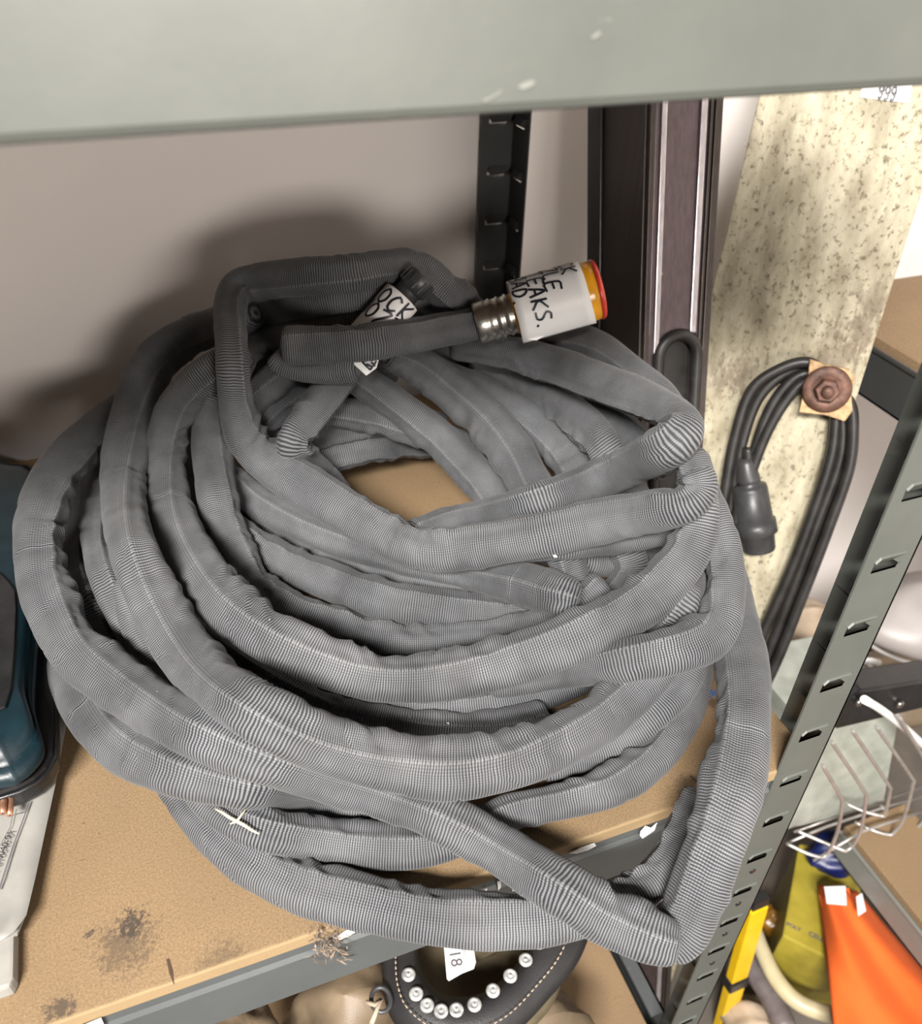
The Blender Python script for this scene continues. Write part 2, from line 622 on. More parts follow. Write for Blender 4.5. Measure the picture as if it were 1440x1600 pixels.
# ------------------------------------------------------------------ shelving unit
def slotted(mb, O, U, N, wd_, z0, z1, zs, ua, ub, rounds=()):
    """sheet-metal face with pressed slots. O: corner (x,y), U: width direction, N: outward normal (2-D)"""
    O, U, N = np.array(O, float), np.array(U, float), np.array(N, float)

    def P(u, z, d=0.0):
        q = O + U * u - N * d
        return (q[0], q[1], z)
    hs = 0.0115
    cuts = sorted(z for z in zs if z0 + .02 < z < z1 - .02)
    prev = z0
    for z in cuts:
        a, b = z - hs, z + hs
        mb.add([P(0, prev), P(wd_, prev), P(wd_, a), P(0, a)], [(0, 1, 2, 3)])
        # ring round the opening
        e = 0.006
        out = [P(0, a), P(wd_, a), P(wd_, b), P(0, b)]
        inn = [P(ua, a), P(ub - e, a), P(ub, a + e), P(ub, b), P(ua + e, b), P(ua, b - e)]
        mb.add(out + inn, [(0, 1, 5, 4), (1, 6, 5), (1, 2, 7, 6), (2, 3, 8, 7), (3, 9, 8), (3, 0, 4, 9)])
        # pressed-in tongue: leaves an open slit at the bottom
        d = 0.008
        g = a + 0.0085
        mb.add([P(ua, b - e), P(ua + e, b), P(ub, b), P(ub - .006, g, d), P(ua + .002, g, d), P(ub, a + e)],
               [(0, 1, 2, 3, 4), (2, 5, 3)])
        prev = b
    mb.add([P(0, prev), P(wd_, prev), P(wd_, z1), P(0, z1)], [(0, 1, 2, 3)])


def post(parent, x_in, x_out, y_face, ydir, mat, z1=1.9):
    mb = MB()
    zs = [0.480 - 0.1025 * k + 1.025 for k in range(-4, 34)]
    wdt = abs(x_out - x_in)
    sg = 1 if x_out > x_in else -1
    ua, ub = (0.016, 0.058) if sg > 0 else (wdt - .058, wdt - .016)
    slotted(mb, (min(x_in, x_out), y_face), (1, 0), (0, -ydir), wdt, FZ, z1, zs, ua, ub)
    slotted(mb, (x_out, y_face), (0, ydir), (sg, 0), wdt + .008, FZ, z1, zs, .016, .058)
    return mb.build('post', mat, parent, solid=0.0014, recalc=False)


XR, XL = 0.765, -1.25
unit = thing('shelving_unit', 'grey-green slotted steel shelving unit carrying the coiled hose', 'shelving', (XR, .504, FZ))
post(unit, .690, XR, .504, 1, 'post')['label'] = 'grey-green slotted front post on the right'
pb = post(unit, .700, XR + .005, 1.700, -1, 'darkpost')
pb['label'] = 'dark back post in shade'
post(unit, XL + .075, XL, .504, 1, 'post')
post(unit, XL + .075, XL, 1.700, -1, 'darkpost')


def beam_x(parent, y, z1, x0, x1, mat, ydir=1, h=.112):
    """front or back beam: rolled sheet profile run along x"""
    z0 = z1 - h
    t = .004
    pr = [(y + ydir * .030, z0 + .002), (y + ydir * .006, z0), (y + ydir * .002, z0 + .002), (y, z0 + .007), (y, z1 - .024), (y + ydir * .004, z1 - .018),
          (y + ydir * .004, z1 - .003), (y + ydir * .008, z1), (y + ydir * .034, z1)]
    inn = [(a + ydir * t if i > 1 and i < 7 else a, b + (t if i < 3 else 0) - (t if i > 6 else 0)) for i, (a, b) in enumerate(pr)]
    poly = pr + inn[::-1]
    n = len(poly)
    vs = [(x0, a, b) for a, b in poly] + [(x1, a, b) for a, b in poly]
    k = len(pr)
    fs = [(i, (i + 1) % n, n + (i + 1) % n, n + i) for i in range(n)]
    for o in (0, n):
        fs += [(o + i, o + i + 1, o + n - 2 - i, o + n - 1 - i) for i in range(k - 1)]
    return MB().add(vs, fs).build('beam', mat, parent)


def beam_y(parent, x, z1, y0, y1, mat, xdir=1, h=.112):
    mb = MB()
    z0 = z1 - h
    mb.box((min(x, x + xdir * .005), y0, z0), (max(x, x + xdir * .005), y1, z1))
    mb.box((min(x, x + xdir * .034), y0, z1 - .005), (max(x, x + xdir * .034), y1, z1))
    mb.box((min(x, x + xdir * .02), y0, z0), (max(x, x + xdir * .02), y1, z0 + .005))
    return mb.build('beam', mat, parent)


for zt in (1.0, -.022, -1.022):
    mt = 'post' if zt > .5 else 'beam'
    beam_x(unit, .5035, zt, XL + .02, .689, mt, h=.1215 if zt > .5 else .112)
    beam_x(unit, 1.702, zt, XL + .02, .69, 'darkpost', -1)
    beam_y(unit, XR - .006, zt, .585, 1.62, 'beam', -1)
    beam_y(unit, XL + .006, zt, .585, 1.62, 'beam', 1)
    # bracket behind the post face
    MB().box((.688, .5085, zt - .115), (.745, .514, zt - .002), .001).build('bracket', 'post', unit)

for z_ in (-.282, -.385, -.49, -.60):
    MB().lathe((.727, .5045, z_), (.727, .5030, z_), [(0, .001), (0, .006), (1, .006), (1, .001)], 10).build('bolt_hole', 'black', unit)
for q in ([(808, 137), (815, 130), (829, 125), (836, 128), (831, 134), (817, 140)], [(752, 157), (775, 146), (786, 138), (780, 147), (758, 159)], [(922, 58), (936, 48), (938, 53), (926, 62)]):  # soft highlights of the top beam, put in as thin pale patches
    MB().prism([at(a, b, y=.5032) for a, b in q], (0, -.0006, 0)).build('painted_highlight', 'highlight', unit)['label'] = 'pale painted highlight on the top beam'
# white paint marks and stickers on the lower beam
marks = [[(1000, 1299), (1008, 1290), (1017, 1293), (1026, 1285), (1022, 1297), (1012, 1304), (1003, 1310), (999, 1305)],
         [(888, 1333), (905, 1325), (928, 1317), (931, 1321), (918, 1328), (900, 1333)],
         [(776, 1377), (782, 1375), (782, 1386), (778, 1391)], [(756, 1389), (761, 1387), (760, 1392)],
         [(524, 1465), (540, 1454), (553, 1450), (556, 1455), (543, 1463), (530, 1468)],
         [(514, 1476), (519, 1474), (518, 1483), (515, 1484)], [(592, 1457), (599, 1455), (606, 1458), (597, 1461)]]
for q in marks:
    o = MB().prism([at(a, b, y=.5026) for a, b in q], (0, -.0007, 0)).build('paint_mark', 'whitep', unit)
    o['label'] = 'white paint mark on the lower beam'
o = MB().prism([at(a, b, y=.5026) for a, b in [(797, 1362), (815, 1356), (838, 1378), (800, 1392)]], (0, -.001, 0)).build('sticker', 'label', unit)
o = MB().prism([at(a, b, y=.5026) for a, b in [(120, 1606), (158, 1590), (168, 1612), (120, 1630)]], (0, -.001, 0)).build('sticker', 'label', unit)
o['label'] = 'white paper sticker on the lower beam'

tag(MB().box((XL + .02, .505, -.0215), (.752, 1.66, 0), .002).build('shelf_board', 'mdf'),
    'brown fibreboard shelf board under the coiled hose, front edge rubbed pale', 'shelf board')
tag(MB().box((XL + .02, .508, 1.0005), (.752, 1.66, 1.022), .002).build('shelf_board', 'mdf_plain'),
    'fibreboard shelf board above the blurred top beam', 'shelf board')
tag(MB().box((XL + .02, .508, -1.0215), (.70, 1.66, -1.0), .002).build('shelf_board', 'mdf_plain'),
    'fibreboard shelf board below the hose shelf, under the riveted leather collar', 'shelf board')

# ------------------------------------------------------------------ the hose
# measured runs of the hose: (photo x, photo y, apparent width), bottom of the pile first
STR = [
    ('U3', [(262, 1205, 40), (285, 1245, 55), (315, 1282, 64), (360, 1323, 72), (415, 1358, 78), (480, 1387, 84), (560, 1408, 88), (640, 1428, 84), (720, 1439, 82), (800, 1440, 80), (870, 1436, 74), (940, 1418, 70), (1000, 1388, 66), (1045, 1345, 64), (1075, 1290, 62), (1095, 1230, 60)], {}),
    ('U2', [(300, 1215, 50), (335, 1258, 55), (385, 1288, 62), (450, 1305, 68), (530, 1318, 74), (600, 1324, 74), (660, 1322, 68), (715, 1308, 60), (760, 1285, 56), (800, 1266, 56), (880, 1250, 62), (950, 1231, 66), (1010, 1194, 64), (1055, 1140, 60), (1080, 1085, 56), (1090, 1010, 54)], {}),
    ('U1', [(105, 960, 50), (105, 1010, 60), (115, 1060, 72), (145, 1115, 84), (195, 1162, 90), (270, 1197, 92), (350, 1220, 84), (430, 1236, 70), (520, 1252, 60), (600, 1262, 50)], {}),
    ('R', [(840, 1200, 48), (900, 1180, 50), (955, 1158, 50), (1010, 1125, 50), (1055, 1082, 52), (1082, 1030, 52), (1090, 960, 50)], {}),
    ('A2', [(160, 700, 46), (138, 735, 48), (118, 785, 52), (114, 850, 54), (127, 912, 54), (152, 970, 54), (187, 1022, 54), (232, 1064, 54), (290, 1098, 50), (350, 1130, 46)], {}),
    ('A3', [(178, 690, 46), (158, 740, 48), (150, 800, 50), (152, 850, 52), (166, 900, 54), (188, 950, 54), (215, 1000, 50), (245, 1040, 46)], {}),
    ('B2', [(200, 900, 50), (222, 985, 58), (258, 1040, 62), (320, 1092, 62), (400, 1140, 60), (480, 1170, 56), (560, 1180, 50)], {}),
    ('V1', [(420, 760, 50), (455, 732, 56), (500, 712, 62), (560, 698, 62), (620, 690, 58), (690, 690, 50), (740, 710, 46)], {}),
    ('V2', [(400, 740, 44), (440, 700, 48), (500, 674, 52), (570, 660, 52), (640, 655, 48), (700, 668, 44)], {}),
    ('V3', [(395, 700, 46), (440, 662, 50), (500, 636, 52), (560, 622, 50), (620, 622, 46)], {}),
    ('V4', [(380, 690, 48), (405, 662, 52), (450, 622, 58), (500, 596, 60), (560, 580, 56), (620, 575, 50)], {}),
    ('V5', [(375, 640, 50), (405, 612, 54), (445, 582, 60), (495, 560, 58), (550, 545, 50)], {}),
    ('N5', [(850, 575, 48), (900, 620, 52), (960, 660, 54), (1010, 700, 54), (1045, 740, 52)], {}),
    ('F5', [(520, 500, 50), (600, 530, 54), (680, 552, 56), (760, 556, 56), (830, 545, 54), (900, 550, 50)], {}),
    ('F1', [(360, 780, 50), (400, 818, 54), (480, 856, 56), (600, 890, 56), (720, 916, 56), (830, 928, 54), (900, 905, 50)], {}),
    ('F2', [(820, 850, 50), (870, 862, 56), (930, 875, 56), (985, 868, 54), (1040, 850, 50)], {}),
    ('F3', [(292, 600, 54), (298, 680, 56), (308, 750, 56), (340, 820, 56), (395, 880, 56)], {}),
    ('F4', [(500, 640, 50), (600, 655, 52), (700, 690, 54), (790, 740, 56), (850, 800, 56), (900, 850, 54)], {}),
    ('M', [(770, 525, 44), (830, 528, 50), (885, 532, 58), (935, 548, 62), (985, 582, 60), (1030, 618, 56), (1065, 660, 50)], {}),
    ('N3', [(730, 575, 46), (785, 590, 52), (845, 616, 58), (900, 652, 62), (945, 700, 62), (975, 748, 62), (1000, 800, 58)], {}),
    ('N2', [(670, 575, 50), (735, 605, 54), (800, 636, 58), (855, 678, 60), (893, 722, 62), (918, 765, 62), (950, 810, 58), (980, 860, 56), (988, 895, 54), (965, 925, 50), (930, 950, 46)], {}),
    ('N1', [(600, 550, 50), (655, 572, 60), (708, 612, 68), (760, 656, 72), (800, 706, 74), (830, 760, 72), (858, 815, 66), (885, 870, 60), (900, 920, 50)], {}),
    ('O', [(520, 565, 46), (562, 592, 54), (612, 628, 56), (662, 664, 58), (710, 705, 62), (752, 752, 62), (785, 800, 56), (800, 840, 50)], {}),
    ('Y1', [(1050, 850, 44), (1080, 905, 48), (1060, 955, 52), (1015, 995, 52), (950, 1025, 46)], {}),
    ('J3', [(365, 600, 50), (385, 560, 52), (430, 530, 56), (500, 512, 58), (580, 505, 56), (660, 505, 54), (740, 520, 50)], {}),
    ('J2', [(350, 520, 46), (390, 492, 54), (450, 478, 56), (520, 468, 56), (600, 462, 54), (670, 470, 50), (730, 492, 46), (790, 512, 44)], {}),
    ('S', [(470, 1070, 46), (520, 1090, 50), (590, 1104, 52), (680, 1114, 54), (760, 1108, 54), (840, 1088, 52), (915, 1058, 50), (970, 1030, 46)], {}),
    ('T', [(240, 900, 46), (272, 950, 52), (305, 985, 56), (350, 1020, 60), (400, 1055, 62), (460, 1088, 60), (520, 1112, 56), (600, 1130, 52), (700, 1140, 50), (790, 1136, 48), (860, 1115, 46)], {}),
    ('Q', [(1030, 1482, 60), (1062, 1455, 84), (1088, 1388, 94), (1124, 1296, 98), (1150, 1212, 97), (1162, 1130, 88), (1162, 1040, 80), (1150, 975, 70), (1135, 900, 62), (1115, 850, 56)], {}),
    ('A', [(235, 610, 50), (190, 640, 56), (155, 668, 62), (114, 708, 70), (78, 762, 74), (60, 828, 74), (64, 900, 78), (88, 965, 82), (126, 1022, 86), (182, 1066, 88), (245, 1106, 90), (312, 1142, 90), (400, 1178, 88), (490, 1207, 84), (570, 1230, 78), (640, 1254, 74), (715, 1286, 78), (795, 1334, 84), (875, 1384, 90), (945, 1431, 92), (1000, 1459, 88), (1036, 1474, 76), (1062, 1480, 62)], {}),
    ('B', [(400, 488, 50), (340, 508, 58), (275, 536, 62), (232, 575, 64), (208, 640, 66), (195, 705, 68), (193, 780, 70), (206, 850, 76), (232, 920, 84), (267, 985, 88), (312, 1045, 90), (372, 1096, 90), (450, 1140, 88), (540, 1175, 88), (620, 1194, 90), (700, 1203, 96), (780, 1194, 92), (858, 1166, 90), (930, 1128, 84), (985, 1085, 78), (1025, 1040, 70), (1050, 990, 60)], {}),
    ('X', [(1075, 700, 50), (1092, 750, 54), (1110, 800, 60), (1128, 850, 62), (1134, 905, 62), (1130, 955, 66), (1108, 995, 78), (1050, 1018, 80), (980, 1030, 70), (910, 1045, 58), (830, 1060, 50), (760, 1066, 46)], {}),
    ('G', [(330, 800, 46), (380, 838, 52), (440, 878, 58), (520, 911, 64), (600, 936, 68), (680, 951, 68), (760, 961, 66), (840, 962, 60), (905, 940, 52), (945, 905, 46)], {}),
    ('E', [(345, 590, 48), (330, 640, 54), (328, 700, 60), (338, 770, 64), (352, 830, 66), (375, 887, 66), (415, 938, 68), (480, 968, 66), (560, 992, 64), (650, 1003, 64), (740, 998, 60), (830, 984, 54), (900, 958, 48)], {}),
    ('I', [(318, 700, 46), (345, 735, 46), (374, 765, 50), (410, 793, 54), (470, 822, 56), (550, 850, 56), (630, 874, 54), (700, 889, 52), (760, 900, 60), (812, 912, 72), (858, 926, 78), (892, 934, 66), (908, 940, 50)], {'under': ('E', 398)}),
    ('K2', [(700, 862, 46), (780, 860, 46), (860, 854, 46), (940, 846, 46), (1000, 838, 46), (1045, 825, 46), (1090, 806, 46)], {}),
    ('C', [(390, 545, 50), (330, 578, 58), (286, 622, 62), (262, 680, 62), (259, 750, 64), (271, 815, 72), (302, 880, 82), (350, 942, 88), (414, 990, 88), (490, 1028, 86), (575, 1056, 82), (660, 1060, 82), (750, 1046, 82), (840, 1017, 84), (920, 985, 88), (985, 952, 84), (1035, 912, 78), (1074, 862, 72), (1092, 810, 64), (1090, 755, 58), (1078, 705, 54)], {}),
    ('K', [(640, 835, 40), (700, 812, 44), (765, 800, 48), (835, 783, 54), (900, 761, 62), (970, 736, 70), (1030, 705, 74), (1062, 684, 70), (1070, 660, 56), (1040, 638, 60), (975, 612, 64), (905, 585, 64), (835, 560, 58), (765, 548, 52), (700, 540, 46)], {}),
    ('J', [(800, 515, 44), (740, 490, 56), (692, 454, 60), (662, 426, 58), (632, 415, 55), (600, 418, 58), (560, 425, 62), (520, 429, 64), (470, 434, 64), (410, 440, 60), (372, 446, 50), (359, 475, 48), (360, 520, 52), (363, 575, 54), (368, 635, 58), (388, 690, 68), (440, 735, 76), (510, 780, 76), (580, 824, 76), (635, 852, 72), (682, 862, 72), (735, 854, 76), (800, 844, 76), (880, 828, 78), (960, 811, 74), (1035, 796, 70), (1080, 785, 60), (1096, 762, 50), (1085, 730, 48)], {}),
    ('W', [(535, 778, 46), (508, 745, 48), (474, 716, 50), (456, 700, 50), (462, 678, 52), (486, 650, 56), (514, 610, 58), (542, 568, 58), (568, 528, 56)], {'under': ('J', -706)}),
    ('Y0', [(560, 575, 46), (510, 578, 48), (470, 574, 50), (440, 562, 50), (428, 548, 50)], {}),
    ('Y', [(436, 541, 62), (455, 541, 66), (500, 540, 65), (570, 535, 62), (640, 525, 58), (700, 514, 55), (752, 504, 53)], {}),
]
DW = 0.066
pid = []
placed = []          # (px, py, t, h)
SOL = {}


def ker(t, n):
    k = np.hanning(n + 2)[1:-1]
    k /= k.sum()
    e = np.concatenate([np.full(n // 2, t[0]), t, np.full(n // 2, t[-1])])
    return np.convolve(e, k, 'valid')[:len(t)]


for name, pts, opt in STR:
    q = smooth_path(pts, 6.0)
    n = len(q)
    rays = np.array([ray(a, b) for a, b, _ in q])
    h0 = 0.030
    # surfaces that carry or stop the hose: shelf, wall, right end and front post
    t_sh = (h0 - 1.0) / rays[:, 2]
    t_wl = np.where(rays[:, 1] > 0, (WALL_Y - .035) / rays[:, 1], 9)
    t_x = np.where(rays[:, 0] > 0, .735 / np.maximum(rays[:, 0], 1), 9)
    y_at = rays[:, 1] * t_sh
    t_p = np.where((rays[:, 0] > 0) & (y_at < .66), .655 / np.maximum(rays[:, 0], 1), 9)
    t_to = (.172 - 1.0) / rays[:, 2]          # resting on the power tool at the left
    t_to = np.where((rays[:, 0] * t_to < -.228) & (rays[:, 1] * t_to > .72) & (rays[:, 1] * t_to < 1.5), t_to, 9)
    t0 = np.minimum.reduce([t_sh, t_wl, t_x, t_p, t_to])
    t_w = DW / q[:, 2]
    tt = t0 - 0.62 * np.clip(t0 - np.maximum(t_w, .74 * t0), 0, None)
    tt = np.minimum(ker(tt, 25), t0)
    tc = t0.copy()
    tl = np.zeros(n)
    IDS = np.concatenate(pid) if pid else None
    if placed:
        A = np.vstack(placed)
        hi_ = np.minimum(q[:, 2] * t0 / 2, h0)
        for i in range(n):
            d = np.hypot(A[:, 0] - q[i, 0], A[:, 1] - q[i, 1])
            sel = d < 110
            if not sel.any():
                continue
            if 'under' in opt:
                k_ = opt['under'][1]
                hid = q[i, 0] < k_ if k_ > 0 else q[i, 1] > -k_
                if hid:
                    own = IDS[sel] == opt['under'][0]
                    a = A[sel][own]
                    if len(a):
                        lat = d[sel][own] * a[:, 2] * 0.95
                        Rr = 0.80 * (hi_[i] + a[:, 3])
                        lo = np.where(lat < Rr, a[:, 2] + np.sqrt(np.clip(Rr ** 2 - lat ** 2, 0, None)) / np.linalg.norm(rays[i]), 0)
                        tl[i] = max(tl[i], min(lo.max(), t0[i]))
                    sel = sel & (IDS != opt['under'][0])
                    if not sel.any():
                        continue
            a = A[sel]
            lat = d[sel] * a[:, 2] * 0.95
            Rr = 0.80 * (hi_[i] + a[:, 3])
            lim = a[:, 2] - np.sqrt(np.clip(Rr ** 2 - lat ** 2, 0, None)) / np.linalg.norm(rays[i])
            lim = np.where(lat < Rr, lim, 9)
            tc[i] = min(tc[i], lim.min())
    t = np.maximum(np.minimum(tt, tc), tl)
    for _ in range(40):
        t = np.maximum(np.minimum(ker(t, 9), tc), tl)
    t = ker(t, 7)
    hh = np.minimum(q[:, 2] * t / 2, h0)
    placed.append(np.column_stack([q[:, 0], q[:, 1], t, hh]))
    pid.append(np.array([name] * n))
    SOL[name] = (q, t, rays)


def hose_t(px, py):
    """how far along a sight line the hose surface lies"""
    best = 9
    for q, t, r in SOL.values():
        d = np.hypot(q[:, 0] - px, q[:, 1] - py)
        i = d.argmin()
        w = max(q[i, 2], .044 / t[i]) / 2
        if d[i] < w:
            best = min(best, t[i] - .030 * math.sqrt(1 - (d[i] / w) ** 2) / np.linalg.norm(r[i]))
    return best


def tube_strand(name, sides=36, step=0.0044):
    q, t, rays = SOL[name]
    P = CU + rays * t[:, None]
    hw = np.maximum(q[:, 2] / 2 * t * 0.945, 0.0225)
    for _ in range(2):
        P[1:-1] = (P[:-2] + 2 * P[1:-1] + P[2:]) / 4
    seg = np.linalg.norm(np.diff(P, axis=0), axis=1)
    s = np.concatenate([[0], np.cumsum(seg)])
    L = s[-1]
    n = int(L / step)
    ss = np.linspace(0, L, n)
    P = np.column_stack([np.interp(ss, s, P[:, k]) for k in range(3)])
    P = np.column_stack([ker(P[:, k], 5) for k in range(3)])
    hw = ker(np.interp(ss, s, hw), 9)
    T = np.gradient(P, axis=0)
    T = np.column_stack([ker(T[:, k], 7) for k in range(3)])
    T /= np.linalg.norm(T, axis=1)[:, None] + 1e-9
    V = P - CU
    V /= np.linalg.norm(V, axis=1)[:, None]
    N = np.cross(T, V)
    N = np.column_stack([ker(N[:, k], 9) for k in range(3)])
    N -= T * (N * T).sum(1)[:, None]
    N /= np.linalg.norm(N, axis=1)[:, None] + 1e-9
    B = np.cross(N, T)
    B *= np.sign((B * -V).sum(1))[:, None]
    K = np.gradient(T, axis=0) / (L / n)
    K = np.column_stack([ker(K[:, k], 15) for k in range(3)])
    kin = (K * N).sum(1)                       # signed bend toward N
    seed = sum(map(ord, name)) * 7.31
    th = np.linspace(0, 2 * math.pi, sides, endpoint=False)
    ht = np.minimum(hw, 0.0305)
    ht = np.where(hw > .034, ht * .92, ht)
    sg = np.sign(kin.mean()) if abs(kin.mean()) > .2 else 1
    # phi of the seam: on the face turned to the viewer, toward the inside of the bend
    ph = math.pi / 2 - sg * (0.45 + 0.25 * math.sin(seed)) + 0.28 * np.sin(ss * 3.1 + seed)
    SSs, TH = np.meshgrid(ss, th, indexing='ij')
    c, sn = np.cos(TH), np.sin(TH)
    pw = 0.86
    cc, sd = np.sign(c) * np.abs(c) ** pw, np.sign(sn) * np.abs(sn) ** pw
    # wrinkles
    strength = np.clip(np.abs(kin) / 2.4, .14, .8)[:, None]
    side = np.clip(c * np.sign(kin)[:, None] * 1.25 + .05, 0, 1) ** 1.2
    n1 = vnoise(SSs / .034 + seed + 1.2 * c, TH * .0 + seed)
    n2 = vnoise(SSs / .017 + seed * 2 + 1.5 * sn, c * 1.1 + seed)
    puck = (1 - np.abs(2 * n1 - 1)) - .42
    puck2 = (1 - np.abs(2 * n2 - 1)) - .5
    d = (.0135 * puck + .005 * puck2) * side * strength
    lump = (vnoise(SSs / .10 + seed, c * .9 + 3) - .5) * .0042 + (vnoise(SSs / .03 + seed * 3, sn * 1.4 + c + 9) - .5) * .0022
    soft = vnoise(SSs / .05 + seed * 5 + c * .8, sn * .8 + 11)
    crease = -np.clip(1 - np.abs(soft - .5) / .035, 0, 1) * .0024
    da = (TH - ph[:, None] + math.pi) % (2 * math.pi) - math.pi
    ridge = .0034 * np.exp(-(da / .13) ** 2) - .0022 * np.exp(-((np.abs(da) - .40) / .22) ** 2)
    d = d * np.clip(hw / .034, .55, 1)[:, None]
    d = d + lump + crease * (strength * .6 + .4) + ridge
    endf = np.clip(np.minimum(ss, L - ss) / .014, 0.0, 1)
    endf = np.sqrt(1 - (1 - endf) ** 2)[:, None]
    a = (hw[:, None] + d) * endf
    b = (ht[:, None] + d) * endf
    X = P[:, None, :] + N[:, None, :] * (a * cc)[..., None] + B[:, None, :] * (b * sd)[..., None]
    vs = X.reshape(-1, 3)
    idx = np.arange(n * sides).reshape(n, sides)
    i2 = np.roll(idx, -1, axis=1)
    fs = np.stack([idx[:-1], i2[:-1], i2[1:], idx[1:]], -1).reshape(-1, 4)
    # uv in metres: u along, v around measured from the seam
    rn = .030 * S
    thn = np.append(th, 2 * math.pi)
    dv = (TH - ph[:, None])
    u0 = np.repeat(ss[:, None] * S, sides, 1)
    lu = np.stack([u0[:-1], u0[:-1], u0[1:], u0[1:]], -1).reshape(-1)
    step_a = 2 * math.pi / sides
    va = dv[:-1]
    vb = dv[1:]
    base = np.round((dv[:-1] + step_a / 2) / (2 * math.pi)) * 2 * math.pi
    lv = np.stack([va - base, va + step_a - base, vb + step_a - base, vb - base], -1).reshape(-1) * rn
    return vs, fs, lu + seed % 1, lv


hx = at(700, 1000, z=0.)
hose = thing('hose', 'long grey woven-sleeved hose coiled in a heap on the shelf board', 'hose', (hx[0], hx[1], 0.0))
allv, allf, alu, alv, off_ = [], [], [], [], 0
for name, _, _ in STR:
    a, b, c, d = tube_strand(name)
    allv.append(a)
    allf.append(b + off_)
    alu.append(c)
    alv.append(d)
    off_ += len(a)
VV = np.vstack(allv) * S
VV[:, 2] += ZB
VV -= np.array(hose.location)
FF = np.vstack(allf)
me = bpy.data.meshes.new('woven_sleeve')
me.vertices.add(len(VV))
me.vertices.foreach_set('co', VV.astype(np.float32).ravel())
me.loops.add(FF.size)
me.loops.foreach_set('vertex_index', FF.astype(np.int32).ravel())
me.polygons.add(len(FF))
me.polygons.foreach_set('loop_start', np.arange(0, FF.size, 4, dtype=np.int32))
me.polygons.foreach_set('use_smooth', np.ones(len(FF), bool))
me.update(calc_edges=True)
uvl = me.uv_layers.new(name='UVMap')
uvl.data.foreach_set('uv', np.column_stack([np.concatenate(alu), np.concatenate(alv)]).astype(np.float32).ravel())
bm = bmesh.new()
bm.from_mesh(me)
bmesh.ops.recalc_face_normals(bm, faces=bm.faces[:])
bm.to_mesh(me)
bm.free()
me.materials.append(M['hose'])
sleeve = bpy.data.objects.new('woven_sleeve', me)
COL.objects.link(sleeve)
sleeve.parent = hose


def end_point(name):
    q, t, r = SOL[name]
    return CU + r[-1] * t[-1]


# handwriting strokes (marker pen): per letter polylines in a 0..1 box
LET = {
    '9': [[(.88, .62), (.5, .42), (.12, .68), (.5, 1), (.9, .75), (.8, .3), (.5, 0), (.15, .12)]],
    'L': [[(.1, 1), (.12, 0), (.75, .02)]], 'O': [[(.45, 1), (.12, .7), (.15, .2), (.5, 0), (.85, .3), (.8, .8), (.45, 1)]],
    'C': [[(.85, .85), (.45, 1), (.12, .6), (.2, .12), (.55, 0), (.9, .2)]], 'K': [[(.12, 1), (.15, 0)], [(.9, 1), (.18, .48), (.95, 0)]],
    'N': [[(.1, 0), (.12, 1), (.8, .02), (.85, 1)]], 'Z': [[(.08, .95), (.88, 1), (.08, 0), (.9, .05)]],
    'E': [[(.9, 1), (.12, .95), (.1, 0), (.9, .02)], [(.12, .5), (.75, .53)]], 'A': [[(.05, 0), (.48, 1), (.92, 0)], [(.2, .38), (.8, .38)]],
    'S': [[(.85, .95), (.35, 1), (.15, .72), (.8, .35), (.7, .03), (.1, .02)]], 'B': [[(.12, 0), (.12, 1), (.7, .92), (.6, .55), (.15, .52), (.8, .42), (.75, .05), (.12, 0)]],
    'D': [[(.12, 0), (.14, 1), (.7, .85), (.88, .4), (.6, .05), (.12, 0)]], '.': [[(.2, .02), (.3, -.06)]],
}


def write(mb, lines, place, lw, wf=.62):
    """lines: [(text, u0, line_v, size)]; place(u, v) -> point on the surface"""
    for txt, u0, v0, sz in lines:
        u = u0
        for ch in txt:
            for st_ in LET[ch]:
                pts = smooth_path([(a * sz * wf * 1.05 + u + (b - .5) * sz * .08, v0 + b * sz + math.sin(u * 90) * sz * .06) for a, b in st_], sz * .16)
                for i in range(len(pts) - 1):
                    a, b = pts[i], pts[i + 1]
                    dd = b - a
                    nn = np.array([-dd[1], dd[0]]) / (np.hypot(*dd) + 1e-9) * lw / 2
                    e = dd / (np.hypot(*dd) + 1e-9) * lw * .3
                    qd = [a - nn - e, b - nn + e, b + nn + e, a + nn - e]
                    mb.add([place(*k) for k in qd], [(0, 1, 2, 3)])
            u += sz * wf * (1.25 if ch != '.' else .5)


def axis_frame(p0, p1):
    d = norm(p1 - p0)
    mid = (p0 + p1) / 2
    v = norm(CU - mid)
    b = norm(v - d * np.dot(v, d))            # toward viewer
    n = np.cross(d, b)
    return d, b, n


# --- nozzle on the long free end
Y1 = end_point('Y')
tY = SOL['Y'][1][-1]
Pn = lambda px, py, k=1.0: CU + ray(px, py) * tY * k
q0, q1 = Pn(744, 506), Pn(934, 452, .985)
LN = np.linalg.norm(q1 - q0)
rr = lambda px: px * tY                       # half width in px -> u
noz = MB()
noz.lathe(q0, q0 + (q1 - q0) * .40, [(0, rr(22)), (.0, rr(31)), (.04, rr(32)), (.25, rr(31.5)), (.28, rr(30)), (.33, rr(33)), (.38, rr(30.5)), (.46, rr(30.5)),
                                     (.50, rr(33)), (.55, rr(30)), (.62, rr(30)), (.66, rr(33)), (.71, rr(31)), (.95, rr(31)), (.97, rr(33)), (1, rr(33)), (1, 0.001)], 40)
fer = noz.build('ferrule', 'steel', hose)
fer['label'] = 'crimped steel ferrule'
R1 = rr(47)
body = MB().lathe(q0 + (q1 - q0) * .30, q1, [(0, .001), (0, R1 * .62), (.03, R1 * .72), (.07, R1 * .93), (.12, R1 * .97), (.9, R1 * .97), (.965, R1 * .95), (.99, R1 * .85), (1, R1 * .6), (1, .001)], 48)
bo = body.build('nozzle_body', 'amber', hose)
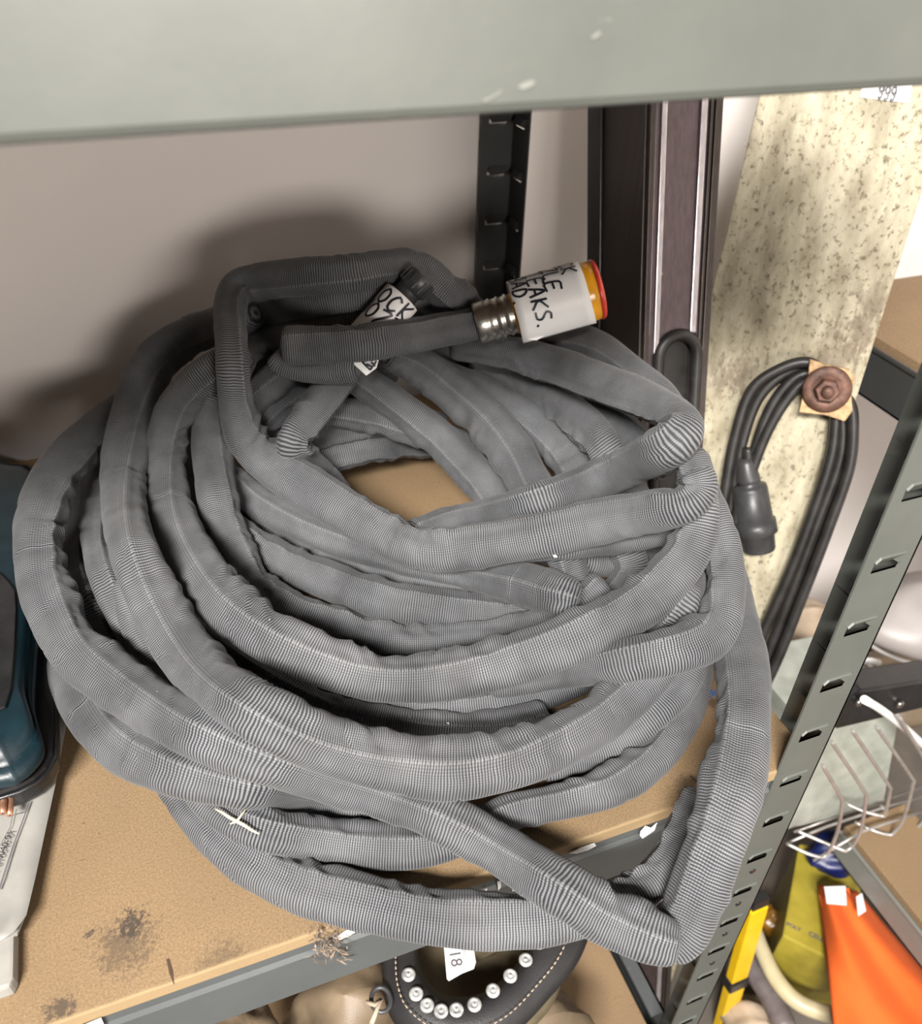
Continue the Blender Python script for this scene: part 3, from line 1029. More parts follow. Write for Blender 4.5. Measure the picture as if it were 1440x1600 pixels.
bo['label'] = 'amber plastic nozzle body'
rg = MB().lathe(q0 + (q1 - q0) * .975, q1 + (q1 - q0) * .022, [(0, R1 * .93), (.1, R1 * .985), (.5, R1 * .98), (.85, R1 * .93), (1, R1 * .85), (1, R1 * .3), (.8, R1 * .2), (.8, .001)], 48)
o = rg.build('end_ring', 'red', hose)
o['label'] = 'red ring round the open end'
d_, b_, n_ = axis_frame(q0, q1)
RL = R1 * 1.005


def on_noz(u, v, lift=0.0):
    """u: along the circumference (u-units, 0 = facing viewer, + = toward the lower side); v: along the axis from the mouth backwards"""
    a = u / RL
    sgn = n_ if np.dot(n_, -(RM @ np.array([0, -1.0, 0]))) > 0 else -n_   # downwards in the picture
    p = q1 - (q1 - q0) / LN * v
    return p + (b_ * math.cos(a) + sgn * math.sin(a)) * (RL + lift)


lab = MB()
v0, v1 = LN * .12, LN * .695
c0, c1 = -RL * 2.6, RL * 1.32
lab.grid(lambda i, j: on_noz(c0 + (c1 - c0) * i, v0 + (v1 - v0) * j + .010 * max(0, i - .75) * (2 * j - 1) - .006 * i, .0012 + .0015 * max(0, i - .92) * 12), 40, 10)
lb = lab.build('paper_label', 'label', hose, solid=.0002, recalc=False)
lb['label'] = 'white paper label with black handwriting'
ink = MB()
write(ink, [('LOCK', -.106, 0, .023), ('NOZZLE', -.124, -.029, .024), ('LEAKS.', -.066, -.056, .024), ('BAD.', -.068, -.082, .022)],
      lambda u, v: on_noz(u, v0 + .030 - v, .0032), .0034)
ko = ink.build('handwriting', 'ink', lb, recalc=False)
# flap of paper tape below
fl = [Pn(818, 520, .99), Pn(862, 518, .985), Pn(838, 532, .985), Pn(826, 531, .985)]
MB().prism(fl, (0, 0, .0008)).build('paper_flap', 'label', hose)

# --- capped end
tW = SOL['W'][1][-1]
Pw = lambda px, py, k=1.0: CU + ray(px, py) * tW * k
w0, w1 = Pw(552, 552), Pw(630, 462, 1.0)
rw = lambda px: px * tW
MB().lathe(w0, w1, [(0, .001), (0, rw(27)), (.1, rw(29)), (.9, rw(29)), (.96, rw(26)), (1, rw(24)), (1, .001)], 32).build('coupling', 'dgrey_pl', hose)
dW, bW, nW = axis_frame(w0, w1)
LW = np.linalg.norm(w1 - w0)
RW = rw(29) * 1.02


def on_cap(u, v, lift=0.0):
    a = u / RW
    sgn = nW if np.dot(nW, RM @ np.array([1.0, 0.6, 0])) > 0 else -nW
    return w1 - dW * v + (bW * math.cos(a) + sgn * math.sin(a)) * (RW + lift)


l2 = MB().grid(lambda i, j: on_cap(RW * (-2.4 + 4.4 * i), LW * (.03 + .9 * j), .0010), 30, 6).build('paper_label', 'label', hose, solid=.0002, recalc=False)
l2['label'] = 'small white paper label with black handwriting'
ink = MB()
write(ink, [('LOCK', -.052, -.032, .027), ('NOZZLE', -.052, -.062, .027)], lambda u, v: on_cap(u, -v + .004, .0024), .0036)
ink.build('handwriting', 'ink', l2, recalc=False)
tail = [Pw(549, 566, .97), Pw(592, 560, .97), Pw(588, 575, .968), Pw(572, 587, .966)]
tl = MB().prism(tail, (0, 0, .0008)).build('paper_flap', 'label', hose)
ik = MB()
for a, b in (((566, 566), (578, 578)), ((578, 578), (588, 564)), ((572, 569), (582, 573)), ((580, 566), (586, 572))):
    ik.tube([Pw(*a, .962), Pw(*b, .962)], .0016, 5)
ik.build('handwriting', 'ink', tl)
c0_, c1_ = Pw(626, 467), Pw(662, 432, .995)
cap = MB().lathe(c0_, c1_, [(0, .001), (0, rw(21)), (.35, rw(20)), (.42, rw(21)), (.46, rw(25)), (.94, rw(25)), (1, rw(23)), (1, rw(16)), (.9, rw(14)), (.9, .001)], 28)
dC, bC, nC = axis_frame(c0_, c1_)
for k in range(14):
    a = 2 * math.pi * k / 14
    e = bC * math.cos(a) + nC * math.sin(a)
    cap.obox(c0_ + (c1_ - c0_) * .7 + e * rw(25), dC, e, np.cross(dC, e), (np.linalg.norm(c1_ - c0_) * .22, rw(1.4), rw(1.6)))
o = cap.build('end_cap', 'dgrey_pl', hose)
o['label'] = 'dark grey ribbed plastic cap'

# --- straw and lint lying on the hose
def on_hose(px, py, lift=.004):
    t = hose_t(px, py)
    r = ray(px, py)
    return CU + r * (t - lift / np.linalg.norm(r))


pa = [on_hose(337 + (405 - 337) * k / 6, 1268 + (1307 - 1268) * k / 6 + (2 if k % 2 else -1), .004) for k in range(7)]
a0, a1 = pa[0], pa[-1]
pa = [a0 + (a1 - a0) * k / 6 + np.array([0, 0, .004 + .001 * math.sin(k * 2.1)]) for k in range(7)]
tw = MB().tube(pa, [.0008, .0015, .0018, .002, .0018, .0015, .0008], 6)
tw.tube([pa[3], pa[3] + np.array([.012, .010, .003])], [.0016, .0006], 5)
tw.tube([pa[3], pa[3] + np.array([-.008, -.002, .002])], [.0016, .0006], 5)
tag(tw.build('straw', 'straw'), 'short pale splinter of dry straw lying on the lower left hose loops', 'straw')

lt_ = MB()
for a, b, r_ in ((867, 869, .0028), (551, 965, .0022), (421, 968, .0016), (573, 962, .0014), (246, 1083, .0018), (1100, 905, .0018), (700, 1130, .0014), (1012, 590, .0016), (196, 700, .0014), (640, 1120, .0014), (360, 402, .0014)):
    if hose_t(a, b) < 9:
        c = on_hose(a, b, .003)
        e1, e2 = norm(rng.normal(0, 1, 3)), norm(rng.normal(0, 1, 3))
        lt_.add([c - e1 * r_ * 1.6, c + e2 * r_, c + e1 * r_ * 1.6, c - e2 * r_], [(0, 1, 2), (0, 2, 3)])
tag(lt_.build('lint', 'whitep', recalc=False), 'tiny white lint flecks caught on the hose weave', 'lint', kind='stuff')

# ------------------------------------------------------------------ fluff on the board edge
fl = MB()
for k in range(120):
    a, b = 512 + random.gauss(0, 13), 1468 + random.gauss(0, 16)
    c = at(a, b, y=.500) if b > 1455 else at(a, b, z=.004)
    c = c + rng.normal(0, .004, 3) + np.array([0, -.006, 0])
    e1, e2 = norm(rng.normal(0, 1, 3)), norm(rng.normal(0, 1, 3))
    s1, s2 = random.uniform(.002, .008), random.uniform(.0005, .0025)
    fl.add([c - e1 * s1, c + e2 * s2, c + e1 * s1, c - e2 * s2 + e1 * .002], [(0, 1, 2), (0, 2, 3)])
for k in range(26):
    c = at(512 + random.gauss(0, 12), 1465 + random.gauss(0, 14), y=.498)
    e1 = norm(rng.normal(0, 1, 3)) * random.uniform(.008, .022)
    fl.tube([c, c + e1 * .5 + rng.normal(0, .002, 3), c + e1], .0006, 4)
tag(fl.build('dust_fluff', 'fluff', recalc=False), 'tuft of dusty wood fibres and cobweb on the front shelf edge', 'debris', kind='stuff')

# scratches cut in the board
M['scratch'] = plain('dark_scratch', (0.06, 0.032, 0.018), 0.8)
for (a, b, c, d) in ((262, 1498, 272, 1540), (1078, 1212, 1100, 1232), (945, 1250, 958, 1243)):
    p, q = at(a, b, z=.0003), at(c, d, z=.0003)
    nn = norm(np.cross(q - p, (0, 0, 1))) * .0016
    MB().add([p - nn, (p + q) / 2 - nn * 1.6, q, (p + q) / 2 + nn * 1.2, p + nn], [(0, 1, 2, 3, 4)]).build('scratch', 'scratch', bpy.data.objects['shelf_board'], recalc=False)

# ------------------------------------------------------------------ left: power tool case and papers
pp = thing('paper_stack', 'creased white printed papers under the dark teal tool', 'paper', at(20, 1300, z=0.))
top = [(107, 1085), (104, 1140), (88, 1228), (72, 1300), (57, 1372), (42, 1432), (30, 1462), (0, 1478), (-160, 1490), (-160, 1085)]
ps = MB()
for k in range(5):
    dz = .003 + .0042 * k
    jx = random.uniform(-3, 1) - (4 - k) * .8
    ps.prism([at(a + jx, b + random.uniform(-2, 2), z=dz) for a, b in top], (0, 0, .0030))
ps.build('sheet', 'white_paper', pp)


def sheet_z(i, j):
    return .0242
cur = [(104, 1095), (100, 1150), (86, 1228), (70, 1302), (55, 1372), (41, 1430), (22, 1456), (0, 1470)]
lf = [(-170, 1095), (-170, 1150), (-170, 1228), (-170, 1302), (-170, 1372), (-170, 1430), (-170, 1456), (-170, 1470)]
gr = MB()
vs = []
for (a, b), (c, d) in zip(lf, cur):
    for k in range(9):
        u = k / 8
        z = .0245 + .004 * math.sin(u * 9 + b * .03) * (1 - u) + (.010 * max(0, (b - 1400) / 70) * u)
        vs.append(at(a + (c - a) * u, b + (d - b) * u, z=z))
gr.add(vs, [(i * 9 + j, (i + 1) * 9 + j, (i + 1) * 9 + j + 1, i * 9 + j + 1) for i in range(7) for j in range(8)], True)
gr.build('top_sheet', 'white_paper', pp, solid=.0003)
low = MB().prism([at(a, b, z=.0) for a, b in [(-160, 1420), (20, 1420), (31, 1470), (30, 1540), (24, 1555), (0, 1563), (-160, 1580)]], (0, 0, .022), .004)
lo_ = low.build('folded_sheet', 'white_paper', pp)
lo_['label'] = 'thick folded white bundle at the front'
pr = MB()


def pline(a, b, w_, z=.0300):
    p, q = at(*a, z=z), at(*b, z=z)
    nn = norm(np.cross(q - p, (0, 0, 1))) * w_
    pr.add([p - nn, q - nn, q + nn, p + nn], [(0, 1, 2, 3)])


pline((46, 1254), (22, 1318), .0009)
pline((22, 1318), (-2, 1392), .0011)
pline((21, 1266), (16, 1292), .0005)
pline((16, 1292), (0, 1322), .0005)
pline((20, 1274), (37, 1270), .0005)
pl_ = pr.build('ruled_line', 'greyink', pp)
pl_['label'] = 'dark ruled form lines'
za = .0305
A_, B_ = at(-19, 1396, z=za), at(21, 1301, z=za)
X_ = norm(B_ - A_)
Y_ = np.cross((0, 0, 1), X_)
text_mb('1393 / 810040-01', A_, X_, Y_, np.linalg.norm(B_ - A_), .0003, .0).build('printed_number', 'ink', pp)

tool = thing('power_tool', 'dark teal and black plastic power tool at the left edge', 'power tool', at(40, 1150, z=.03))
zb_ = .034
bs = [(74, 780), (80, 860), (86, 960), (93, 1080), (96, 1165), (95, 1205), (84, 1226), (66, 1243), (40, 1257), (0, 1270), (-120, 1290), (-240, 1200), (-200, 780)]
MB().prism([at(a, b, z=zb_) for a, b in bs], (0, 0, .040), .006).build('base', 'black', tool)
P2 = [at(a, b, z=zb_) for a, b in bs]
cen = np.mean(P2, 0)
rim = [cen + (p - cen) * 1.012 for p in P2]
MB().tube([r_ + np.array([0, 0, .030]) for r_ in rim], .0030, 6, closed=True).build('rim', 'black', tool)
zt = .135
tb = [(38, 714), (50, 722), (55, 742), (54, 850), (47, 940), (41, 1010), (39, 1073), (51, 1120), (52, 1138), (44, 1155), (17, 1180), (-20, 1192), (-200, 1205), (-200, 714)]
tb = [tuple(p) for p in smooth_path(tb + [tb[0]], 7)[:-1]]
top_ = [at(a, b, z=zt) for a, b in tb]
n = len(top_)
c_ = np.mean(top_, 0)
body_ = MB()
rings = []
for k, (zz, sc_) in enumerate(((zb_ + .05, 1.0), (zb_ + .085, .995), (zt - .035, .985), (zt - .014, .965), (zt - .003, .93), (zt, .88))):
    rings.append([np.array([c_[0] + (p[0] - c_[0]) * sc_, c_[1] + (p[1] - c_[1]) * sc_, zz]) for p in top_])
body_.add([p for r_ in rings for p in r_], [(i * n + k, i * n + (k + 1) % n, (i + 1) * n + (k + 1) % n, (i + 1) * n + k) for i in range(5) for k in range(n)] + [tuple(5 * n + k for k in range(n))], True)
o = body_.build('housing', 'teal', tool)
o['label'] = 'dark teal rounded plastic housing'
pn = [(0, 898), (14, 912), (25, 927), (27, 955), (24, 1020), (19, 1080), (10, 1108), (-20, 1120), (-150, 1130), (-150, 860)]
o = MB().prism([at(a, b, z=zt + .001) for a, b in pn], (0, 0, .006), .002).build('dark_panel', 'black', tool)
o['label'] = 'scuffed glossy black panel'
c = at(5, 1252, z=.058)
o = MB()
for dx, dz in ((0, 0), (.006, -.007)):
    o.lathe(c + np.array([dx, -.018, dz]), c + np.array([dx, .01, dz]), [(0, .001), (0, .0035), (.3, .0045), (1, .0045)], 12)
M['copper'] = plain('copper_contact', (0.65, 0.35, 0.22), 0.3, 0.8)
o.build('contact', 'copper', tool)

# ------------------------------------------------------------------ right: long aluminium level leaning behind the shelf end
zT = .69
e1 = at(1124, 150, y=1.30)
e0 = at(1040, 1600, z=-1.50)
g1 = at(1021, 150, y=1.31)
ax = norm(e1 - e0)
wv = g1 - e1
wv = wv - ax * np.dot(wv, ax)
wid = .118
wv = norm(wv)                                   # toward the left along the front face
nf = norm(np.cross(ax, wv))
if nf[1] > 0:
    nf = -nf
base0 = e0 - ax * ((e0[2] - FZ - .003) / ax[2])
top1 = e0 + ax * ((WALL_Y - .12 - e0[1]) / ax[1])
lv = thing('builders_level', 'long mauve-grey aluminium straightedge leaning upright behind the right shelf end', 'level', (base0[0], base0[1], FZ))
LL = np.linalg.norm(top1 - base0)


def lbox(u0, u1, d0, d1, name, mat, label=None, a=0.0, b=1.0, bev=.0015):
    c = base0 + ax * LL * (a + b) / 2 + wv * (u0 + u1) / 2 - nf * (d0 + d1) / 2
    o = MB().obox(c, wv, -nf, ax, (abs(u1 - u0) / 2, abs(d1 - d0) / 2, LL * (b - a) / 2), bev).build(name, mat, lv)
    if label:
        o['label'] = label
    return o


# hand hole
hc = e0 + ax * np.dot(at(1066, 622, y=1.17) - e0, ax)
hT = norm(e1 - e0)
# find axial coordinate of hole centre and top from the sight lines
def axial(px, py):
    p = atp(px, py, e0, nf)
    return np.dot(p - base0, ax), np.dot(p - base0, wv)


ha, hu = axial(1066, 522)
hole_top = ha
hole_bot = ha - .42
# front sheet in two pieces around the hand hole plus the hole sides
fa, fb = (hole_bot + .02) / LL, (hole_top + .002) / LL
lbox(0, wid, .0, .012, 'front_face', 'purple', 'mauve front face', fb, 1)
lbox(0, wid, .0, .012, 'front_face', 'purple', None, 0, fa)
lbox(0, wid * .22, .0, .012, 'front_face', 'purple', None, fa, fb)
lbox(wid * .82, wid, .0, .012, 'front_face', 'purple', None, fa, fb)
lbox(0, wid, .012, .045, 'core', 'rubber', None, 0, 1)
lbox(wid, wid + .010, -.002, .075, 'edge_rail', 'darkalu')
lbox(-.004, .010, -.007, .03, 'edge_rail', 'darkalu')
lbox(.012, .018, -.005, .004, 'edge_rail', 'darkalu')
lbox(.024, .036, -.005, .004, 'bright_strip', 'silver', 'bright machined strip', fb + .0, 1)
lbox(wid * .84, wid * .84 + .010, -.005, .004, 'bright_strip', 'silver', 'bright machined strip', fb - .01, 1)
lbox(.024, .036, -.005, .004, 'bright_strip', 'silver', 'bright machined strip', 0, fa)
lbox(wid + .004, wid + .014, .010, .17, 'side_face', 'darkalu', 'dark brown side face')
lbox(wid + .002, wid + .020, .17, .23, 'rubber_edge', 'black', 'black back edge')
mu = wid * .50
rx = wid * .34
fc = MB()
vs = []
for k in range(21):
    a = math.pi * k / 20
    for vv in (hole_top - rx + rx * math.sin(a), hole_top + .004):
        for dd in (0, .012):
            vs.append(base0 + ax * vv + wv * (mu + rx * math.cos(a)) - nf * dd)
fc.add(vs, [(4 * i, 4 * i + 2, 4 * i + 6, 4 * i + 4) for i in range(20)] + [(4 * i, 4 * i + 4, 4 * i + 5, 4 * i + 1) for i in range(20)])
for (a, b) in ((0, mu - rx), (mu + rx, wid)):
    c = base0 + ax * (hole_top - .04) + wv * (a + b) / 2 - nf * .006
    fc.obox(c, wv, -nf, ax, ((b - a) / 2, .006, .045), .0005)
fc.build('front_face', 'purple', lv)
# oval rubber ring
ring = []
for k in range(40):
    a = 2 * math.pi * k / 40
    rx = wid * .34
    ry = rx
    st_ = (hole_top - hole_bot) / 2 - ry
    uu, vv = mu + rx * math.cos(a), (hole_top + hole_bot) / 2 + ry * math.sin(a) + (st_ if math.sin(a) >= 0 else -st_)
    ring.append(base0 + ax * vv + wv * uu + nf * .003)
MB().tube(ring, .0115, 8, closed=True).build('hand_hole_ring', 'rubber', lv)

# ------------------------------------------------------------------ weathered board with the bolt and the hanging cable
bd = thing('weathered_board', 'tall cream board with flaking spotted paint leaning beside the shelf', 'board', at(1200, 1300, y=1.2))


def corner(px0, py0, px1, py1, z):
    """where the board edge through two measured points reaches height z"""
    a, b = bplane(px0, py0), bplane(px1, py1)
    return a + (b - a) * (z - a[2]) / (b[2] - a[2])


cs = [corner(1183, 150, 1120, 400, .98), corner(1440, 300, 1348, 590, .98), corner(1440, 300, 1348, 590, FZ + .004), None]
q3 = corner(1183, 150, 1120, 400, .05)
q3b = cs[2] + (q3 - cs[1]) * np.array([1, 1, 0]) * .9
cs[3] = q3b - _BN * np.dot(q3b - _TL, _BN)
cs[3] = cs[3] + np.array([0, 0, cs[2][2] - cs[3][2]])
MB().prism(cs, -_BN * .035, .003).build('panel', 'peel', bd)
bd.location = W(((cs[2] + cs[3]) / 2))
ch = [o for o in bd.children]
for o in list(ch):
    bpy.data.objects.remove(o)
MB().prism(cs, -_BN * .035, .003).build('panel', 'peel', bd)
sk = [bplane(1350, 118, .001), bplane(1427, 118, .001), bplane(1419, 161, .001), bplane(1343, 152, .001)]
so = MB().prism(sk, _BN * .0012).build('sticker', 'label', bd)
so['label'] = 'white sticker printed 999'
A_, B_ = bplane(1369, 152, .0050), bplane(1393, 155, .0050)
X_ = norm(B_ - A_)
Y_ = norm(np.cross(_BN, X_))
if Y_[2] < 0:
    Y_ = -Y_
tx = MB()
write(tx, [('999', 0, 0, 24)], lambda u, v: bplane(1371 + u * .98 + v * .12, 153.5 - v + u * .13, .0045), 3.3, .33)
tx.build('printed_number', 'ink', so, recalc=False)

bk = thing('bolt_hook', 'rusty bolt and washer on a splintered plywood square, holding the cable', 'bolt', bplane(1291, 625, .0))
cB = bplane(1290, 607)
pq = [(1264, 560), (1288, 568), (1326, 576), (1334, 590), (1328, 612), (1330, 640), (1318, 656), (1286, 646), (1247, 642), (1252, 620), (1260, 596)]
MB().prism([bplane(a, b, .046) for a, b in pq], _BN * .016, .002).build('plywood_square', 'ply', bk)
MB().lathe(bplane(1291, 608, .063), bplane(1291, 608, .063) + _BN * .010, [(0, .001), (0, .043), (.5, .046), (1, .043), (.8, .028), (.7, .024), (.7, .001)], 36).build('washer', 'rust', bk)
nt = MB()
cN = bplane(1291, 609, .070)
nt.lathe(bplane(1291, 609, -.002), cN, [(0, .001), (0, .010), (1, .010), (1, .001)], 12)
nt.lathe(cN, cN + _BN * .022, [(0, .024), (.8, .024), (1, .021), (1, .001)], 6, smooth=False)
nt.build('nut', 'rust', bk)
MB().lathe(cN, cN + _BN * .036, [(0, .012), (.9, .012), (1, .010), (1, .001)], 16).build('bolt_end', 'rust', bk)

cb = thing('cable_coil', 'black cable coil with a connector hanging from the rusty bolt', 'cable', bplane(1291, 640, .03))
loops = [
    [(1296, 590), (1268, 572), (1225, 584), (1185, 622), (1160, 690), (1142, 780), (1120, 900), (1100, 1010), (1110, 1090), (1150, 1110), (1190, 1060), (1230, 960), (1272, 850), (1312, 740), (1328, 680), (1318, 628), (1306, 606)],
    [(1296, 590), (1262, 583), (1232, 598), (1202, 640), (1180, 700), (1158, 780), (1130, 880), (1110, 1000), (1122, 1070), (1160, 1085), (1195, 1030), (1238, 920), (1275, 820), (1308, 730), (1316, 680), (1312, 640), (1306, 606)],
    [(1296, 590), (1258, 596), (1228, 625), (1196, 680), (1170, 750), (1142, 840), (1118, 960), (1125, 1040), (1160, 1050), (1200, 970), (1240, 880), (1270, 800), (1296, 720), (1304, 668), (1306, 606)],
    [(1296, 590), (1262, 566), (1215, 578), (1172, 612), (1146, 690), (1130, 780), (1110, 880), (1095, 1000), (1105, 1100), (1160, 1125), (1205, 1050), (1250, 940), (1292, 830), (1326, 730), (1332, 660), (1326, 628), (1306, 606)],
]
cm = MB()
for i, lp in enumerate(loops):
    q = smooth_path([(a, b) for a, b in lp], 8)
    cm.tube([bplane(a, b, .016 + .008 * i) for a, b in q], .0115, 8)
cm.build('cable', 'rubber', cb)
pg = MB()
p0, p1 = bplane(1164, 716, .03), bplane(1186, 860, .03)
pg.lathe(p0, p1, [(0, .001), (0, .014), (.05, .019), (.22, .024), (.25, .024), (.27, .018), (.29, .034), (.33, .036), (.66, .038), (.665, .043), (.80, .044), (.82, .036), (.98, .034), (1, .032), (1, .001)], 28)
o = pg.build('connector', 'dgrey_pl', cb)
o['label'] = 'dark grey barrel-shaped cable connector'
tl_ = MB().tube([bplane(a, b, .03) for a, b in smooth_path([(1168, 700), (1168, 716), (1170, 730)], 5)], .011, 8)
tl_.build('cable_tail', 'rubber', cb)

# ------------------------------------------------------------------ right: second shelving unit
su = thing('side_shelving_unit', 'grey steel side shelving seen behind the slotted front post on the right', 'shelving', (1.42, .5, FZ))


def sbeam(z1, y0, y1, h, name='beam', mat='sidebeam'):
    mb = MB().box((1.40, y0, z1 - h), (1.406, y1, z1 + .002)).box((1.40, y0, z1 - h), (1.43, y1, z1 - h + .005)).box((1.394, y0, z1 + .0), (1.402, y1, z1 + .006))
    return mb.build(name, mat, su)


Yu = at(1341, 533, x=1.4)[1] + .06
sbeam(.205, -.3, Yu, .105, mat='darkpost')['label'] = 'dark grey upper side beam'
sbeam(-.975, -.3, .790, .085)
for y in (-.3, 1.62):
    MB().box((1.40, y, FZ), (1.405, y + .075, 1.9)).box((1.40, y, FZ), (1.475, y + .005, 1.9)).build('post', 'sidebeam', su)
yw = at(1400, 437, z=.225)[1]
tag(MB().box((1.408, -.28, .208), (2.3, min(yw, 1.70), .228), .002).build('shelf_board', 'mdf_plain'),
    'fibreboard shelf board at the right edge, level with the bolt', 'shelf board')
xr = at(1395, 1288, z=-.945)[0]
tag(MB().box((1.402, -.28, -.968), (max(xr, 1.6), .785, -.945), .002).build('shelf_board', 'mdf_plain'),
    'fibreboard shelf board at lower right above the orange bag', 'shelf board')

# ------------------------------------------------------------------ clutter seen past the front post
# grey bag
gb = MB()
gc = at(1450, 960, y=1.05)


def gfn(i, j):
    a, b = 2 * math.pi * i, math.pi * j
    w_ = 1 + .06 * math.sin(3 * a) + .05 * math.sin(5 * b)
    return gc + np.array([.20 * math.cos(a) * math.sin(b) * w_, .13 * math.sin(a) * math.sin(b), .105 * math.cos(b) * w_])


gb.grid(gfn, 40, 24)
g_ = thing('grey_bag', 'pale grey plastic bag or cushion bulging right of the slotted post', 'bag', gc - np.array([0, 0, .1]))
gb.build('bag_body', 'greybag', g_)
MB().tube([gc + np.array([.202 * math.cos(a), -.132 * abs(math.sin(a)) - .0, -.035 + .01 * math.cos(a * 2)]) for a in np.linspace(math.pi, 2 * math.pi, 30)], .006, 8).build('seam', 'greybag', g_)

# metal box inside a wire basket
yb_ = .84
mx = MB().prism([at(a, b, y=yb_) for a, b in [(1262, 1140), (1408, 1100), (1380, 1258), (1215, 1300)]], (0, .25, 0), .004)
tag(mx.build('metal_box', 'galv'), 'pale galvanised metal box inside the wire basket', 'box')
wb = thing('wire_basket', 'chromed wire basket holding the pale metal box', 'basket', at(1300, 1330, y=.74))
wires = [
    ([(1284, 1195), (1310, 1240), (1315, 1255), (1309, 1295), (1294, 1332), (1284, 1340)], [(1284, 1340), (1262, 1334), (1228, 1318)]),
    ([(1298, 1158), (1347, 1232), (1352, 1248), (1345, 1295), (1332, 1322), (1320, 1330)], [(1320, 1330), (1300, 1322), (1244, 1298)]),
    ([(1330, 1140), (1385, 1222), (1390, 1236), (1382, 1276)], [(1380, 1276), (1350, 1268), (1320, 1255)]),
    ([(1368, 1135), (1422, 1212), (1426, 1225), (1415, 1268), (1406, 1290), (1392, 1305)], [(1392, 1305), (1370, 1300), (1335, 1285)]),
    ([(1404, 1120), (1440, 1180), (1460, 1220), (1458, 1240), (1448, 1275), (1430, 1296)], [(1430, 1296), (1400, 1285), (1375, 1258)]),
]
for fr, bt in wires:
    f3 = [at(a, b, y=.72) for a, b in smooth_path(fr, 5)]
    z_ = f3[-1][2]
    b3 = [at(a, b, z=z_) for a, b in smooth_path(bt, 6)]
    MB().tube(f3 + b3[1:], .0042, 8).build('wire', 'wire', wb)
for pts_, yy in (([(1228, 1318), (1290, 1292), (1380, 1262), (1440, 1245)], .80), ([(1240, 1300), (1330, 1268), (1440, 1230)], .86), ([(1270, 1345), (1345, 1300), (1440, 1268)], .74)):
    MB().tube([at(a, b, y=yy) for a, b in pts_], .0035, 8).build('wire', 'wire', wb)

# dark tray bar with white cable
tr = thing('black_rail', 'black plastic rail with screws lying over the wire basket', 'rail', at(1370, 1120, y=.80))
MB().prism([at(a, b, y=.78) for a, b in [(1302, 1118), (1320, 1094), (1345, 1080), (1470, 1060), (1470, 1100), (1380, 1122), (1306, 1140)]], (0, .06, 0), .006).build('rail_body', 'black', tr)
for a, b in ((1341, 1097), (1405, 1100)):
    c = at(a, b, y=.775)
    MB().lathe(c, c + np.array([0, -.006, 0]), [(0, .009), (.7, .009), (1, .006), (1, .001)], 12).build('screw', 'steel', tr)
q = smooth_path([(1350, 1093), (1375, 1108), (1410, 1135), (1450, 1172), (1480, 1205)], 8)
tag(MB().tube([at(a, b, y=.745) for a, b in q], .0088, 12).build('white_cable', 'white'), 'thick white cable curving over the black rail', 'cable')
q = smooth_path([(1372, 1035), (1352, 1032), (1360, 1045), (1390, 1068), (1425, 1090)], 8)
tag(MB().tube([at(a, b, y=.95) for a, b in q], .0085, 12).build('white_tube', 'white'), 'thin white tube behind the black rail, below the grey bag', 'tube')


# lumpy soft things helper
def lump(name, mat, label, cat, px, py, rx, ry, rz, seed, parent=None, **pl):
    c = at(px, py, **pl)

    def fn(i, j):
        a, b = 2 * math.pi * i, math.pi * j
        x, y, z = math.cos(a) * math.sin(b), math.sin(a) * math.sin(b), math.cos(b)
        w_ = 1 + .10 * math.sin(4 * x + seed) + .08 * math.sin(6 * z + 2 * seed + 3 * y) + .05 * math.sin(11 * y + 5 * x + seed)
        return c + np.array([rx * x * w_, ry * y * w_, rz * z * w_])
    o = MB().grid(fn, 40, 22).build(name, mat, parent)
    if parent is None:
        tag(o, label, cat)
    return o


lump('canvas_sack', 'canvas', 'crumpled beige canvas sack behind the post, below the board', 'sack', 1245, 1005, .16, .12, .13, 1.3, y=1.36)
lump('canvas_sack', 'canvas', 'shaded beige sack right behind the end of the hose shelf', 'sack', 1195, 1085, .10, .08, .15, 3.1, y=1.16)
lump('canvas_sack', 'brown', 'dark sack under the grey bag, behind the white tube', 'sack', 1400, 1075, .20, .12, .10, 2.2, y=1.15)

# yellow box, orange bag, pipes, yellow level
zy = -1.20
yq = [(1248, 1318), (1345, 1335), (1345, 1500), (1298, 1500), (1222, 1462)]
yb = thing('yellow_box', 'yellow printed cardboard box standing behind the orange bag', 'box', at(1290, 1420, z=zy - .25))
MB().prism([at(a, b, z=zy) for a, b in yq], (0, 0, -.30), .006).build('carton', 'ybox', yb)
A_, B_ = at(1228, 1446, z=zy + .0008), at(1286, 1472, z=zy + .0008)
X_ = norm(B_ - A_)
pm = text_mb('POLY', A_, X_, np.cross((0, 0, 1), X_), np.linalg.norm(B_ - A_) * .40, .0005, .03)
A2_ = A_ + (B_ - A_) * .6
pm2 = text_mb('CELL', A2_, X_, np.cross((0, 0, 1), X_), np.linalg.norm(B_ - A_) * .42, .0005, .03)
MB().add(pm.v + pm2.v, pm.f + [tuple(i + len(pm.v) for i in f) for f in pm2.f]).build('printed_word', 'greyink', yb)
tag(lump('blue_bag', 'blue', '', '', 1300, 1335, .07, .06, .05, .7, z=-1.16), 'dark blue plastic bag under the wire basket, above the yellow box', 'bag')

ob = thing('orange_bag', 'bright orange bag with two pale labels at the lower right corner', 'bag', at(1360, 1540, z=-1.4))
zo = -1.10


def ofn(i, j):
    # i across, j down the picture
    Lx = 1277 + (1302 - 1277) * j * 1.2
    Rx = 1340 + (1520 - 1340) * min(1, j * 1.15)
    a, b = Lx + (Rx - Lx) * i, 1383 + 260 * j + 10 * i * (1 - j)
    z = zo - .02 + .030 * math.sin(5 * i + 3 * j) * (.3 + j) + .012 * math.sin(13 * i - 5 * j) - .08 * (1 - math.sin(math.pi * min(1, max(0, i * 1.0 + .02))) ** .4)
    return at(a, b, z=z)


